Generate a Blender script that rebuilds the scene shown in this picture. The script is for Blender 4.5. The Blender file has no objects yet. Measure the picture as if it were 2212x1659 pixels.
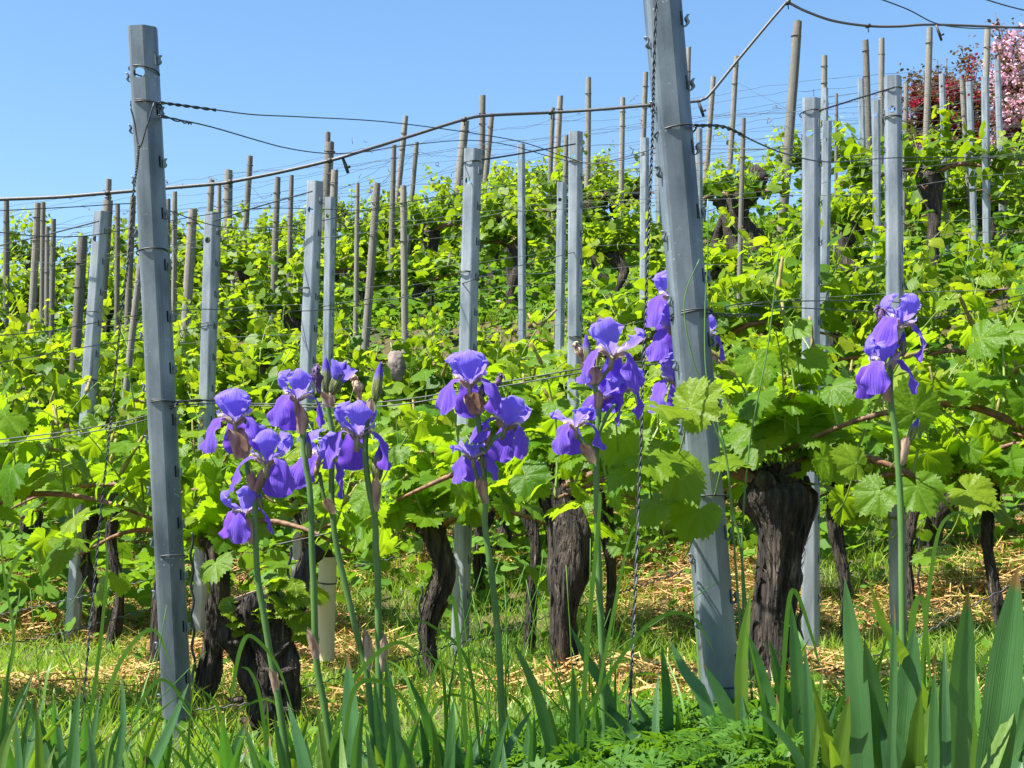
import bpy, math, random
import numpy as np
from mathutils import Vector, Matrix, noise as mnoise

random.seed(11)
rng = np.random.default_rng(11)
PI = math.pi
scene = bpy.context.scene
COL = scene.collection

# ------------------------------------------------------------------ camera and pixel helper
EYE = np.array([0.0, 0.0, 0.9])
PITCH = math.radians(8.0)
FW = np.array([0, math.cos(PITCH), math.sin(PITCH)])
UPV = np.array([0, -math.sin(PITCH), math.cos(PITCH)])
RT = np.array([1.0, 0, 0])

def at(u, v, d):
    """point seen at reference pixel (u, v) of a 2212 x 1659 picture, d metres along the view axis"""
    return EYE + d * (FW + (u - 1106) / 3072 * RT + (829.5 - v) / 3072 * UPV)

SUN = Vector((-0.56, -0.30, 1.0)).normalized()
cam_d = bpy.data.cameras.new("camera")
cam = bpy.data.objects.new("camera", cam_d); COL.objects.link(cam)
cam.location = EYE; cam.rotation_euler = (PI / 2 + PITCH, 0, 0)
cam_d.sensor_width = 36; cam_d.lens = 50; cam_d.clip_end = 2000; cam_d.clip_start = 0.05
scene.camera = cam

world = bpy.data.worlds.new("World"); scene.world = world; world.use_nodes = True
wn = world.node_tree.nodes; wl = world.node_tree.links
bg = wn["Background"]
sky = wn.new("ShaderNodeTexSky"); sky.sky_type = 'NISHITA'; sky.sun_disc = False
sky.sun_elevation = math.asin(SUN.z); sky.sun_rotation = math.atan2(SUN.x, SUN.y) % (2 * PI)
sky.altitude = 300; sky.air_density = 1.25; sky.dust_density = 0.35; sky.ozone_density = 2.6
hs = wn.new("ShaderNodeHueSaturation"); hs.inputs["Saturation"].default_value = 1.15
wl.new(sky.outputs[0], hs.inputs["Color"]); wl.new(hs.outputs[0], bg.inputs["Color"])
bg.inputs["Strength"].default_value = 0.068
sl = bpy.data.lights.new("sun", 'SUN'); sl.energy = 5.0; sl.angle = math.radians(0.53); sl.color = (1, 0.955, 0.88)
so = bpy.data.objects.new("sun", sl); COL.objects.link(so); so.rotation_euler = SUN.to_track_quat('Z', 'Y').to_euler(); so.location = (0, 0, 30)
scene.view_settings.view_transform = 'Standard'; scene.view_settings.look = 'None'
scene.view_settings.exposure = 1.76; scene.view_settings.gamma = 1.0
scene.cycles.max_bounces = 8; scene.cycles.diffuse_bounces = 4; scene.cycles.transmission_bounces = 5

# ------------------------------------------------------------------ terrain
_gs = [-40, 0, 2.3, 3.3, 4.5, 5.6, 7.1, 9.0, 10.4, 11.4, 12.75, 13.1, 14.5, 15.4, 17.3, 18.8, 22, 40]
_gz = [-1.6, -.80, -.50, -.43, -.36, -.29, .08, .6, 1.0, 1.42, 1.85, 2.42, 2.68, 2.98, 3.95, 4.52, 4.85, 5.6]
_fs = np.linspace(-40, 40, 3201); _fz = np.interp(_fs, _gs, _gz)
_k = np.hanning(17); _k /= _k.sum(); _fz = np.convolve(np.pad(_fz, 8, mode='edge'), _k, mode='valid')
CREST = 18.9

def ground(x, y):
    x = np.asarray(x, float); y = np.asarray(y, float)
    yy = np.minimum(y, CREST)
    z = np.interp(yy + .4 * x, _fs, _fz)
    sm = np.clip((x + .6) / 1.0, 0, 1); sm = sm * sm * (3 - 2 * sm)
    z = z + .12 * sm * np.clip((5.2 - yy) / 1.6, 0, 1) * np.clip((yy - .5) / 1.5, 0, 1)
    z = z - np.maximum(y - CREST, 0) * .3
    z = z + .025 * np.sin(x * 3.1 + y * 1.3) * np.sin(y * 2.7 - x) * np.clip(yy / 3, 0, 1)
    return z + EYE[2]

# ------------------------------------------------------------------ mesh helper
ORG = {}

class MB:
    def __init__(self):
        self.v = []; self.uv = []; self.p = []; self.n = 0
    def add(self, verts, polys, mi=0, uv=None):
        verts = np.asarray(verts, float).reshape(-1, 3)
        self.v.append(verts)
        self.uv.append(np.zeros((len(verts), 2)) if uv is None else np.asarray(uv, float).reshape(-1, 2))
        for f in polys:
            f = np.asarray(f, np.int64)
            if f.size:
                self.p.append((f + self.n, mi))
        self.n += len(verts)
    def tube(self, pts, rad, n=6, mi=0, cap=True, twist=0.0):
        pts = np.asarray(pts, float); m = len(pts)
        rad = np.full(m, rad) if np.isscalar(rad) else np.asarray(rad, float)
        tan = np.gradient(pts, axis=0); tan /= (np.linalg.norm(tan, axis=1)[:, None] + 1e-9)
        ref = np.array([0, 0, 1.0]) if abs(tan[0][2]) < .8 else np.array([1.0, 0, 0])
        a = np.cross(tan[0], ref); a /= np.linalg.norm(a)
        V = []; UV = []
        th = np.linspace(0, 2 * PI, n, endpoint=False)
        for i in range(m):
            a = a - tan[i] * (a @ tan[i]); a /= (np.linalg.norm(a) + 1e-9)
            b = np.cross(tan[i], a)
            V.append(pts[i] + rad[i] * (np.cos(th)[:, None] * a + np.sin(th)[:, None] * b))
            UV.append(np.stack([th / (2 * PI), np.full(n, i / max(1, m - 1))], 1))
        V = np.concatenate(V); UV = np.concatenate(UV)
        q = []
        for i in range(m - 1):
            for k in range(n):
                q.append((i * n + k, i * n + (k + 1) % n, (i + 1) * n + (k + 1) % n, (i + 1) * n + k))
        polys = [np.array(q)]
        if cap:
            polys.append(np.array([list(range(n))[::-1]])); polys.append(np.array([[(m - 1) * n + k for k in range(n)]]))
        self.add(V, polys, mi, UV)
    def inst(self, tv, tp, M, O, mi=0, uv=None):
        """template verts (V,3), list of poly arrays, matrices (N,3,3), offsets (N,3)"""
        M = np.asarray(M); O = np.asarray(O); N = len(O)
        if N == 0: return
        V = np.einsum('nij,vj->nvi', M, tv) + O[:, None, :]
        nv = len(tv)
        off = (np.arange(N) * nv)
        polys = [(f[None] + off[:, None, None]).reshape(-1, f.shape[1]) for f in tp]
        self.add(V.reshape(-1, 3), polys, mi, None if uv is None else np.tile(uv, (N, 1)))
    def mesh(self, name, mats, origin=(0, 0, 0), smooth=True):
        V = np.concatenate(self.v) - np.asarray(origin, float); UV = np.concatenate(self.uv)
        me = bpy.data.meshes.new(name)
        loops = np.concatenate([f.ravel() for f, _ in self.p])
        tot = np.concatenate([np.full(len(f), f.shape[1]) for f, _ in self.p])
        mi = np.concatenate([np.full(len(f), m) for f, m in self.p])
        me.vertices.add(len(V)); me.vertices.foreach_set("co", V.astype(np.float32).ravel())
        me.loops.add(len(loops)); me.loops.foreach_set("vertex_index", loops.astype(np.int32))
        me.polygons.add(len(tot)); st = np.concatenate([[0], np.cumsum(tot)[:-1]])
        me.polygons.foreach_set("loop_start", st.astype(np.int32))
        me.polygons.foreach_set("material_index", mi.astype(np.int32))
        me.polygons.foreach_set("use_smooth", np.full(len(tot), smooth))
        ul = me.uv_layers.new(name="uv"); ul.data.foreach_set("uv", UV[loops].astype(np.float32).ravel())
        for m in (mats if isinstance(mats, (list, tuple)) else [mats]): me.materials.append(m)
        me.update(calc_edges=True)
        return me
    def build(self, name, mats, parent=None, origin=None, smooth=True):
        o_ = origin if origin is not None else (ORG[parent.name] if parent is not None else np.zeros(3))
        o = bpy.data.objects.new(name, self.mesh(name, mats, o_, smooth)); COL.objects.link(o)
        if parent is not None:
            o.parent = parent
        else:
            o.location = o_
        ORG[o.name] = np.asarray(o_, float)
        return o

def thing(name, label, cat, loc, group=None):
    o = bpy.data.objects.new(name, None); COL.objects.link(o); o.empty_display_size = .05
    o.location = loc; ORG[o.name] = np.asarray(loc, float)
    return tag(o, label, cat, group)

def tag(o, label=None, cat=None, group=None, kind=None):
    if label: o["label"] = label
    if cat: o["category"] = cat
    if group: o["group"] = group
    if kind: o["kind"] = kind
    return o

def cr(P, n=24):
    """Catmull-Rom through points"""
    P = np.asarray(P, float)
    if len(P) == 2:
        return P[0] + (P[1] - P[0]) * np.linspace(0, 1, n)[:, None]
    Q = np.vstack([2 * P[0] - P[1], P, 2 * P[-1] - P[-2]])
    T = np.linspace(0, len(P) - 1 - 1e-6, n); out = []
    for t in T:
        i = int(t); f = t - i
        p0, p1, p2, p3 = Q[i:i + 4]
        out.append(.5 * ((2 * p1) + (p2 - p0) * f + (2 * p0 - 5 * p1 + 4 * p2 - p3) * f * f + (3 * p1 - p0 - 3 * p2 + p3) * f ** 3))
    return np.array(out)

def nrm(v): return v / (np.linalg.norm(v) + 1e-9)

# ------------------------------------------------------------------ materials
def nodes_of(name):
    m = bpy.data.materials.new(name); m.use_nodes = True
    nt = m.node_tree
    return m, nt.nodes, nt.links, nt.nodes["Principled BSDF"], nt.nodes["Material Output"]

def M(name, c1, c2=None, scale=(8, 8, 8), rough=.6, metal=0.0, bump=0.0, trans=None, tf=.4, island=0.0, spec=.5, detail=4, lo=.35, hi=.65, objrand=0.0, bscale=None, dist=.01, c3=None):
    m, N, L, b, out = nodes_of(name)
    c2 = c2 or c1
    tc = N.new("ShaderNodeTexCoord"); mp = N.new("ShaderNodeMapping"); mp.inputs["Scale"].default_value = scale
    oi = N.new("ShaderNodeObjectInfo")
    ad = N.new("ShaderNodeVectorMath"); ad.operation = 'ADD'
    sc_ = N.new("ShaderNodeMath"); sc_.operation = 'MULTIPLY'; sc_.inputs[1].default_value = 37.0
    L.new(oi.outputs["Random"], sc_.inputs[0])
    L.new(tc.outputs["Object"], ad.inputs[0]); L.new(sc_.outputs[0], ad.inputs[1]); L.new(ad.outputs[0], mp.inputs["Vector"])
    nz = N.new("ShaderNodeTexNoise"); nz.inputs["Scale"].default_value = 1.0; nz.inputs["Detail"].default_value = detail
    L.new(mp.outputs[0], nz.inputs["Vector"])
    rp = N.new("ShaderNodeValToRGB")
    rp.color_ramp.elements[0].position = lo; rp.color_ramp.elements[1].position = hi
    rp.color_ramp.elements[0].color = (*c1, 1); rp.color_ramp.elements[1].color = (*c2, 1)
    if c3:
        e = rp.color_ramp.elements.new(min(.98, hi + .12)); e.color = (*c3, 1)
    fac = nz.outputs["Fac"]
    if island > 0:
        ge = N.new("ShaderNodeNewGeometry"); mx = N.new("ShaderNodeMix"); mx.data_type = 'FLOAT'
        mx.inputs["Factor"].default_value = island
        L.new(fac, mx.inputs[2]); L.new(ge.outputs["Random Per Island"], mx.inputs[3]); fac = mx.outputs[0]
    L.new(fac, rp.inputs["Fac"])
    col = rp.outputs["Color"]
    if objrand > 0:
        hv = N.new("ShaderNodeHueSaturation"); mr = N.new("ShaderNodeMapRange")
        mr.inputs["To Min"].default_value = 1 - objrand; mr.inputs["To Max"].default_value = 1 + objrand
        L.new(oi.outputs["Random"], mr.inputs["Value"]); L.new(mr.outputs[0], hv.inputs["Value"]); L.new(col, hv.inputs["Color"]); col = hv.outputs[0]
    L.new(col, b.inputs["Base Color"])
    b.inputs["Roughness"].default_value = rough; b.inputs["Metallic"].default_value = metal
    b.inputs["Specular IOR Level"].default_value = spec
    if bump > 0:
        bp = N.new("ShaderNodeBump"); bp.inputs["Strength"].default_value = bump; bp.inputs["Distance"].default_value = dist
        n2 = nz
        if bscale:
            mp2 = N.new("ShaderNodeMapping"); mp2.inputs["Scale"].default_value = bscale
            L.new(ad.outputs[0], mp2.inputs["Vector"])
            n2 = N.new("ShaderNodeTexNoise"); n2.inputs["Scale"].default_value = 1.0; n2.inputs["Detail"].default_value = 5
            L.new(mp2.outputs[0], n2.inputs["Vector"])
        L.new(n2.outputs["Fac"], bp.inputs["Height"]); L.new(bp.outputs[0], b.inputs["Normal"])
    if trans:
        tr = N.new("ShaderNodeBsdfTranslucent"); ms = N.new("ShaderNodeMixShader"); ms.inputs[0].default_value = tf
        mc = N.new("ShaderNodeMix"); mc.data_type = 'RGBA'; mc.blend_type = 'MIX'; mc.inputs["Factor"].default_value = .3
        mc.inputs[6].default_value = (*trans, 1); L.new(col, mc.inputs[7]); L.new(mc.outputs[2], tr.inputs["Color"])
        L.new(b.outputs[0], ms.inputs[1]); L.new(tr.outputs[0], ms.inputs[2]); L.new(ms.outputs[0], out.inputs["Surface"])
    return m

def leaf_mat(name, c1, c2, trans, tf=.5, veins=True, rough=.42):
    """leaf: hue differs from blade to blade, pale veins from the uv (u = distance from stalk, v = nearness to a vein)"""
    m = M(name, c1, c2, (14, 14, 14), rough, island=.75, trans=trans, tf=tf, lo=.15, hi=.85, spec=.22, bump=.45, bscale=(130, 130, 130), dist=.006)
    if veins:
        N = m.node_tree.nodes; L = m.node_tree.links; b = N["Principled BSDF"]
        uvn = N.new("ShaderNodeUVMap"); uvn.uv_map = "uv"; sp = N.new("ShaderNodeSeparateXYZ"); L.new(uvn.outputs[0], sp.inputs[0])
        mr = N.new("ShaderNodeMapRange"); mr.inputs["From Min"].default_value = .72; mr.inputs["From Max"].default_value = .97
        mr.inputs["To Max"].default_value = .55; vm = N.new("ShaderNodeMath"); vm.operation = 'MULTIPLY_ADD'; vm.inputs[1].default_value = -.20; L.new(sp.outputs["X"], vm.inputs[0]); L.new(sp.outputs["Y"], vm.inputs[2]); L.new(vm.outputs[0], mr.inputs["Value"])
        mx = N.new("ShaderNodeMix"); mx.data_type = 'RGBA'; L.new(mr.outputs[0], mx.inputs["Factor"])
        src = b.inputs["Base Color"].links[0].from_socket
        L.new(src, mx.inputs[6]); mx.inputs[7].default_value = (.22, .32, .06, 1); L.new(mx.outputs[2], b.inputs["Base Color"])
    return m

m_leaf = leaf_mat("vine_leaf_green", (.045, .125, .005), (.112, .205, .009), (.40, .62, .008), .52)
m_leafy = leaf_mat("vine_leaf_young", (.085, .17, .006), (.17, .235, .010), (.38, .56, .010), .5)
m_leaff = leaf_mat("vine_leaf_far", (.035, .105, .005), (.125, .20, .008), (.36, .52, .008), .5, veins=False)
m_leaffy = leaf_mat("vine_leaf_far_young", (.10, .18, .006), (.20, .24, .010), (.42, .54, .010), .5, veins=False)
m_shoot = M("green_shoot", (.10, .20, .03), (.19, .26, .05), (20, 20, 20), .5)
m_clus = M("flower_cluster", (.10, .10, .02), (.26, .19, .05), (300, 300, 300), .7)
m_bark = M("vine_bark", (.006, .0042, .003), (.055, .040, .029), (75, 75, 9), .9, bump=1.0, dist=.03, lo=.36, hi=.62, c3=(.19, .15, .115), bscale=(110, 110, 12))
m_cane = M("vine_cane", (.07, .032, .016), (.20, .10, .05), (60, 60, 60), .7, bump=.4)
m_cut = M("cut_wood", (.22, .13, .07), (.33, .22, .13), (40, 40, 40), .85, bump=.5)
m_wood = M("weathered_post_wood", (.12, .108, .09), (.275, .252, .22), (38, 38, 2.2), .88, bump=.8, dist=.008, lo=.3, hi=.7, objrand=.3, bscale=(60, 60, 3))
m_metal = M("galvanised_steel", (.155, .19, .225), (.32, .355, .39), (24, 24, 6), .5, metal=.35, bump=.2, dist=.003, lo=.3, hi=.68, objrand=.08, detail=6, bscale=(90, 90, 60))
m_metal_old = M("weathered_galvanised_steel", (.058, .080, .10), (.20, .24, .27), (17, 17, 4.5), .45, metal=.35, bump=.22, dist=.002, lo=.3, hi=.66, detail=8, c3=(.30, .34, .365), bscale=(80, 80, 50))
def crust(m):
    N = m.node_tree.nodes; L = m.node_tree.links; b = N["Principled BSDF"]
    src = b.inputs["Base Color"].links[0].from_socket; tc = N.new("ShaderNodeTexCoord")
    vo = N.new("ShaderNodeTexVoronoi"); vo.inputs["Scale"].default_value = 85; L.new(tc.outputs["Object"], vo.inputs["Vector"])
    nz = N.new("ShaderNodeTexNoise"); nz.inputs["Scale"].default_value = 9; L.new(tc.outputs["Object"], nz.inputs["Vector"])
    a = N.new("ShaderNodeMapRange"); a.inputs["From Min"].default_value = .22; a.inputs["From Max"].default_value = .12; L.new(vo.outputs["Distance"], a.inputs["Value"])
    c = N.new("ShaderNodeMapRange"); c.inputs["From Min"].default_value = .54; c.inputs["From Max"].default_value = .66; L.new(nz.outputs["Fac"], c.inputs["Value"])
    p = N.new("ShaderNodeMath"); p.operation = 'MULTIPLY'; L.new(a.outputs[0], p.inputs[0]); L.new(c.outputs[0], p.inputs[1])
    mx = N.new("ShaderNodeMix"); mx.data_type = 'RGBA'; L.new(p.outputs[0], mx.inputs["Factor"]); L.new(src, mx.inputs[6]); mx.inputs[7].default_value = (.42, .45, .46, 1)
    mp = N.new("ShaderNodeMapping"); mp.inputs["Scale"].default_value = (70, 70, 1.6); L.new(tc.outputs["Object"], mp.inputs[0])
    st = N.new("ShaderNodeTexNoise"); st.inputs["Scale"].default_value = 1; st.inputs["Detail"].default_value = 4; L.new(mp.outputs[0], st.inputs["Vector"])
    sr = N.new("ShaderNodeMapRange"); sr.inputs["From Min"].default_value = .58; sr.inputs["From Max"].default_value = .72; sr.inputs["To Max"].default_value = .55; L.new(st.outputs["Fac"], sr.inputs["Value"])
    m2 = N.new("ShaderNodeMix"); m2.data_type = 'RGBA'; L.new(sr.outputs[0], m2.inputs["Factor"]); L.new(mx.outputs[2], m2.inputs[6]); m2.inputs[7].default_value = (.045, .055, .062, 1)
    L.new(m2.outputs[2], b.inputs["Base Color"])
crust(m_metal_old); crust(m_metal)
m_dark_metal = M("dull_wire", (.025, .028, .03), (.06, .065, .07), (60, 60, 60), .5, metal=.5)
m_wire_g = M("green_grey_wire", (.018, .032, .03), (.04, .06, .055), (40, 40, 40), .6, metal=.2)
m_hose = M("grey_pipe", (.055, .055, .06), (.085, .085, .09), (60, 60, 60), .55, bump=.2)
m_black = M("black_plastic", (.015, .014, .013), (.05, .04, .035), (60, 60, 60), .6)
m_band = M("tie_wire", (.03, .028, .025), (.07, .06, .05), (60, 60, 60), .7)
m_guard = M("beige_plastic", (.44, .38, .29), (.52, .46, .36), (12, 12, 3), .55)
m_rock = M("field_stone", (.09, .07, .06), (.27, .22, .19), (9, 9, 9), .95, bump=1.0, dist=.03, objrand=.25, detail=8)
m_blade = M("grass_blade", (.075, .17, .014), (.24, .34, .03), (3, 3, 3), .5, trans=(.40, .60, .03), tf=.45, island=.7, lo=.1, hi=.9)
m_tall = M("tall_grass_blade", (.035, .115, .01), (.10, .21, .025), (5, 5, 5), .45, spec=.3, trans=(.22, .44, .015), tf=.35, island=.6, lo=.1, hi=.9)
m_straw = M("dry_straw", (.22, .105, .030), (.50, .31, .11), (3, 3, 3), .8, island=.85, lo=.1, hi=.9)
m_soil = M("ground_soil", (.030, .045, .008), (.105, .068, .028), (2.6, 2.6, 2.6), .95, bump=1.0, dist=.05, lo=.36, hi=.62, detail=9, bscale=(30, 30, 30))
m_weed = M("weed_leaf", (.035, .11, .008), (.10, .20, .02), (9, 9, 9), .6, spec=.2, trans=(.25, .45, .015), tf=.4, island=.7, lo=.1, hi=.9)
m_cover = M("cut_leaf_green", (.022, .080, .008), (.065, .150, .014), (9, 9, 9), .6, trans=(.20, .42, .015), tf=.35, island=.7, lo=.1, hi=.9, spec=.2)
m_istem = M("iris_stem", (.055, .135, .032), (.095, .185, .05), (30, 30, 5), .42, spec=.4)
m_spathe = M("papery_bract", (.20, .105, .07), (.52, .39, .28), (70, 70, 14), .75, trans=(.5, .3, .15), tf=.25, bump=.4, bscale=(150, 150, 30), dist=.004)
m_wilt = M("wilted_petal", (.045, .02, .06), (.12, .06, .17), (60, 60, 60), .7, bump=.6, bscale=(200, 200, 200), dist=.006)
m_wiltb = M("dried_petal", (.22, .10, .05), (.50, .36, .24), (90, 90, 90), .8, bump=.6)

def iris_leaf_mat(name, c1, c2, trans, tf):
    m = M(name, c1, c2, (6, 6, 6), .36, trans=trans, tf=tf, lo=.25, hi=.75, spec=.55, objrand=.15)
    N = m.node_tree.nodes; L = m.node_tree.links; b = N["Principled BSDF"]
    uvn = N.new("ShaderNodeUVMap"); uvn.uv_map = "uv"
    mp = N.new("ShaderNodeMapping"); mp.inputs["Scale"].default_value = (26, 1.3, 1)
    L.new(uvn.outputs[0], mp.inputs[0])
    nz = N.new("ShaderNodeTexNoise"); nz.inputs["Scale"].default_value = 1.0; nz.inputs["Detail"].default_value = 3; L.new(mp.outputs[0], nz.inputs["Vector"])
    bp = N.new("ShaderNodeBump"); bp.inputs["Strength"].default_value = .45; bp.inputs["Distance"].default_value = .003
    L.new(nz.outputs["Fac"], bp.inputs["Height"]); L.new(bp.outputs[0], b.inputs["Normal"])
    mx = N.new("ShaderNodeMix"); mx.data_type = 'RGBA'; mx.blend_type = 'MULTIPLY'; mx.inputs["Factor"].default_value = .55
    src = b.inputs["Base Color"].links[0].from_socket
    L.new(src, mx.inputs[6]); L.new(nz.outputs["Fac"], mx.inputs[7])
    ml = N.new("ShaderNodeMix"); ml.data_type = 'RGBA'; ml.blend_type = 'MULTIPLY'; ml.inputs["Factor"].default_value = 1.0
    L.new(mx.outputs[2], ml.inputs[6]); ml.inputs[7].default_value = (1.35, 1.35, 1.35, 1)
    sy = N.new("ShaderNodeSeparateXYZ"); L.new(uvn.outputs[0], sy.inputs[0]); oi = N.new("ShaderNodeObjectInfo")
    t1 = N.new("ShaderNodeMath"); t1.operation = 'MULTIPLY_ADD'; t1.inputs[1].default_value = .12; t1.inputs[2].default_value = -.10; L.new(oi.outputs["Random"], t1.inputs[0])
    t2 = N.new("ShaderNodeMath"); t2.operation = 'ADD'; L.new(sy.outputs["Y"], t2.inputs[0]); L.new(t1.outputs[0], t2.inputs[1])
    t3 = N.new("ShaderNodeMath"); t3.operation = 'MULTIPLY_ADD'; t3.inputs[1].default_value = .06; L.new(nz.outputs["Fac"], t3.inputs[0]); L.new(t2.outputs[0], t3.inputs[2])
    tr_ = N.new("ShaderNodeMapRange"); tr_.inputs["From Min"].default_value = .955; tr_.inputs["From Max"].default_value = .99; L.new(t3.outputs[0], tr_.inputs["Value"])
    mb_ = N.new("ShaderNodeMix"); mb_.data_type = 'RGBA'; L.new(tr_.outputs[0], mb_.inputs["Factor"]); L.new(ml.outputs[2], mb_.inputs[6]); mb_.inputs[7].default_value = (.20, .10, .035, 1)
    L.new(mb_.outputs[2], b.inputs["Base Color"])
    return m
m_ileaf = iris_leaf_mat("iris_leaf_bluish", (.030, .100, .026), (.072, .170, .055), (.14, .40, .012), .32)
m_ileafy = iris_leaf_mat("iris_leaf_yellowish", (.065, .155, .015), (.13, .21, .03), (.28, .45, .015), .4)

def petal_mat(name, base, deep, haft, trans, h0, h1, tf=.42):
    m, N, L, b, out = nodes_of(name)
    uvn = N.new("ShaderNodeUVMap"); uvn.uv_map = "uv"; sp = N.new("ShaderNodeSeparateXYZ"); L.new(uvn.outputs[0], sp.inputs[0])
    tc = N.new("ShaderNodeTexCoord")
    nz = N.new("ShaderNodeTexNoise"); nz.inputs["Scale"].default_value = 2.2; nz.inputs["Detail"].default_value = 4; L.new(tc.outputs["Object"], nz.inputs["Vector"])
    mp = N.new("ShaderNodeMapping"); mp.inputs["Scale"].default_value = (34, 1.6, 1); L.new(uvn.outputs[0], mp.inputs[0])
    vz = N.new("ShaderNodeTexNoise"); vz.inputs["Scale"].default_value = 1; vz.inputs["Detail"].default_value = 3; L.new(mp.outputs[0], vz.inputs["Vector"])
    mx = N.new("ShaderNodeMix"); mx.data_type = 'RGBA'; L.new(nz.outputs["Fac"], mx.inputs["Factor"])
    mx.inputs[6].default_value = (*base, 1); mx.inputs[7].default_value = (*deep, 1)
    mr = N.new("ShaderNodeMapRange"); mr.inputs["From Min"].default_value = h0; mr.inputs["From Max"].default_value = h1
    mr.inputs["To Min"].default_value = 1; mr.inputs["To Max"].default_value = 0; mr.interpolation_type = 'SMOOTHSTEP'
    ad = N.new("ShaderNodeMath"); ad.operation = 'MULTIPLY_ADD'; ad.inputs[1].default_value = .25; L.new(vz.outputs["Fac"], ad.inputs[0]); L.new(sp.outputs["Y"], ad.inputs[2])
    sb = N.new("ShaderNodeMath"); sb.operation = 'SUBTRACT'; sb.inputs[1].default_value = .125; L.new(ad.outputs[0], sb.inputs[0])
    L.new(sb.outputs[0], mr.inputs["Value"])
    m2 = N.new("ShaderNodeMix"); m2.data_type = 'RGBA'; L.new(mr.outputs[0], m2.inputs["Factor"]); L.new(mx.outputs[2], m2.inputs[6])
    hv = N.new("ShaderNodeMix"); hv.data_type = 'RGBA'
    vr = N.new("ShaderNodeValToRGB"); vr.color_ramp.elements[0].position = .42; vr.color_ramp.elements[1].position = .58
    L.new(vz.outputs["Fac"], vr.inputs[0]); L.new(vr.outputs[0], hv.inputs["Factor"])
    hv.inputs[6].default_value = (haft[0] * .55, haft[1] * .38, haft[2] * .5, 1); hv.inputs[7].default_value = (*haft, 1)
    L.new(hv.outputs[2], m2.inputs[7])
    ed = N.new("ShaderNodeMath"); ed.operation = 'SUBTRACT'; ed.inputs[1].default_value = .5; L.new(sp.outputs["X"], ed.inputs[0])
    ea = N.new("ShaderNodeMath"); ea.operation = 'ABSOLUTE'; L.new(ed.outputs[0], ea.inputs[0])
    em = N.new("ShaderNodeMapRange"); em.inputs["From Min"].default_value = .30; em.inputs["From Max"].default_value = .5; em.inputs["To Max"].default_value = .45; L.new(ea.outputs[0], em.inputs["Value"])
    e2 = N.new("ShaderNodeMix"); e2.data_type = 'RGBA'; L.new(em.outputs[0], e2.inputs["Factor"]); L.new(m2.outputs[2], e2.inputs[6]); e2.inputs[7].default_value = (min(1, base[0] * 1.7), min(1, base[1] * 1.9), .92, 1)
    vm_ = N.new("ShaderNodeMapRange"); vm_.inputs["From Min"].default_value = .3; vm_.inputs["From Max"].default_value = .7; vm_.inputs["To Min"].default_value = .55; vm_.inputs["To Max"].default_value = 1.25; L.new(vz.outputs["Fac"], vm_.inputs["Value"])
    hv2 = N.new("ShaderNodeHueSaturation"); L.new(vm_.outputs[0], hv2.inputs["Value"]); L.new(e2.outputs[2], hv2.inputs["Color"])
    L.new(hv2.outputs[0], b.inputs["Base Color"]); b.inputs["Roughness"].default_value = .7
    b.inputs["Specular IOR Level"].default_value = .12; b.inputs["Sheen Weight"].default_value = .15
    bp = N.new("ShaderNodeBump"); bp.inputs["Strength"].default_value = .5; bp.inputs["Distance"].default_value = .06
    L.new(vz.outputs["Fac"], bp.inputs["Height"]); L.new(bp.outputs[0], b.inputs["Normal"])
    tr = N.new("ShaderNodeBsdfTranslucent"); ms = N.new("ShaderNodeMixShader"); ms.inputs[0].default_value = tf
    m3 = N.new("ShaderNodeMix"); m3.data_type = 'RGBA'; L.new(mr.outputs[0], m3.inputs["Factor"]); m3.inputs[6].default_value = (*trans, 1); m3.inputs[7].default_value = (*haft, 1)
    L.new(m3.outputs[2], tr.inputs["Color"])
    L.new(b.outputs[0], ms.inputs[1]); L.new(tr.outputs[0], ms.inputs[2]); L.new(ms.outputs[0], out.inputs["Surface"])
    return m
m_std = petal_mat("iris_standard", (.30, .22, .88), (.21, .145, .80), (.62, .52, .60), (.36, .26, .95), .02, .22)
m_fall = petal_mat("iris_fall", (.20, .10, .72), (.14, .06, .60), (.60, .50, .24), (.28, .12, .85), .22, .48, .38)
m_style = petal_mat("iris_style_arm", (.52, .42, .82), (.46, .36, .8), (.75, .66, .6), (.6, .5, .9), .1, .5)
m_beard = M("iris_beard", (.75, .62, .22), (.85, .78, .5), (100, 100, 100), .8)
m_bud = petal_mat("iris_bud", (.14, .07, .55), (.09, .04, .42), (.28, .38, .12), (.15, .08, .6), .45, .75, .15)
m_ovary = M("iris_ovary", (.16, .20, .05), (.28, .22, .10), (60, 60, 20), .5)
m_pinkb = M("pink_blossom", (.52, .24, .34), (.78, .54, .62), (8, 8, 8), .7, trans=(.85, .5, .6), tf=.35, island=.8, lo=.1, hi=.9)
m_redb = M("red_blossom", (.12, .006, .018), (.32, .022, .05), (8, 8, 8), .6, trans=(.5, .02, .06), tf=.35, island=.8, lo=.1, hi=.9)
m_dkleaf = M("bronze_leaf", (.018, .022, .008), (.06, .032, .018), (8, 8, 8), .5, trans=(.25, .15, .03), tf=.35, island=.8, lo=.1, hi=.9)
m_twig = M("blossom_bark", (.05, .035, .03), (.13, .1, .08), (30, 30, 30), .9, bump=.5)

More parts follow.
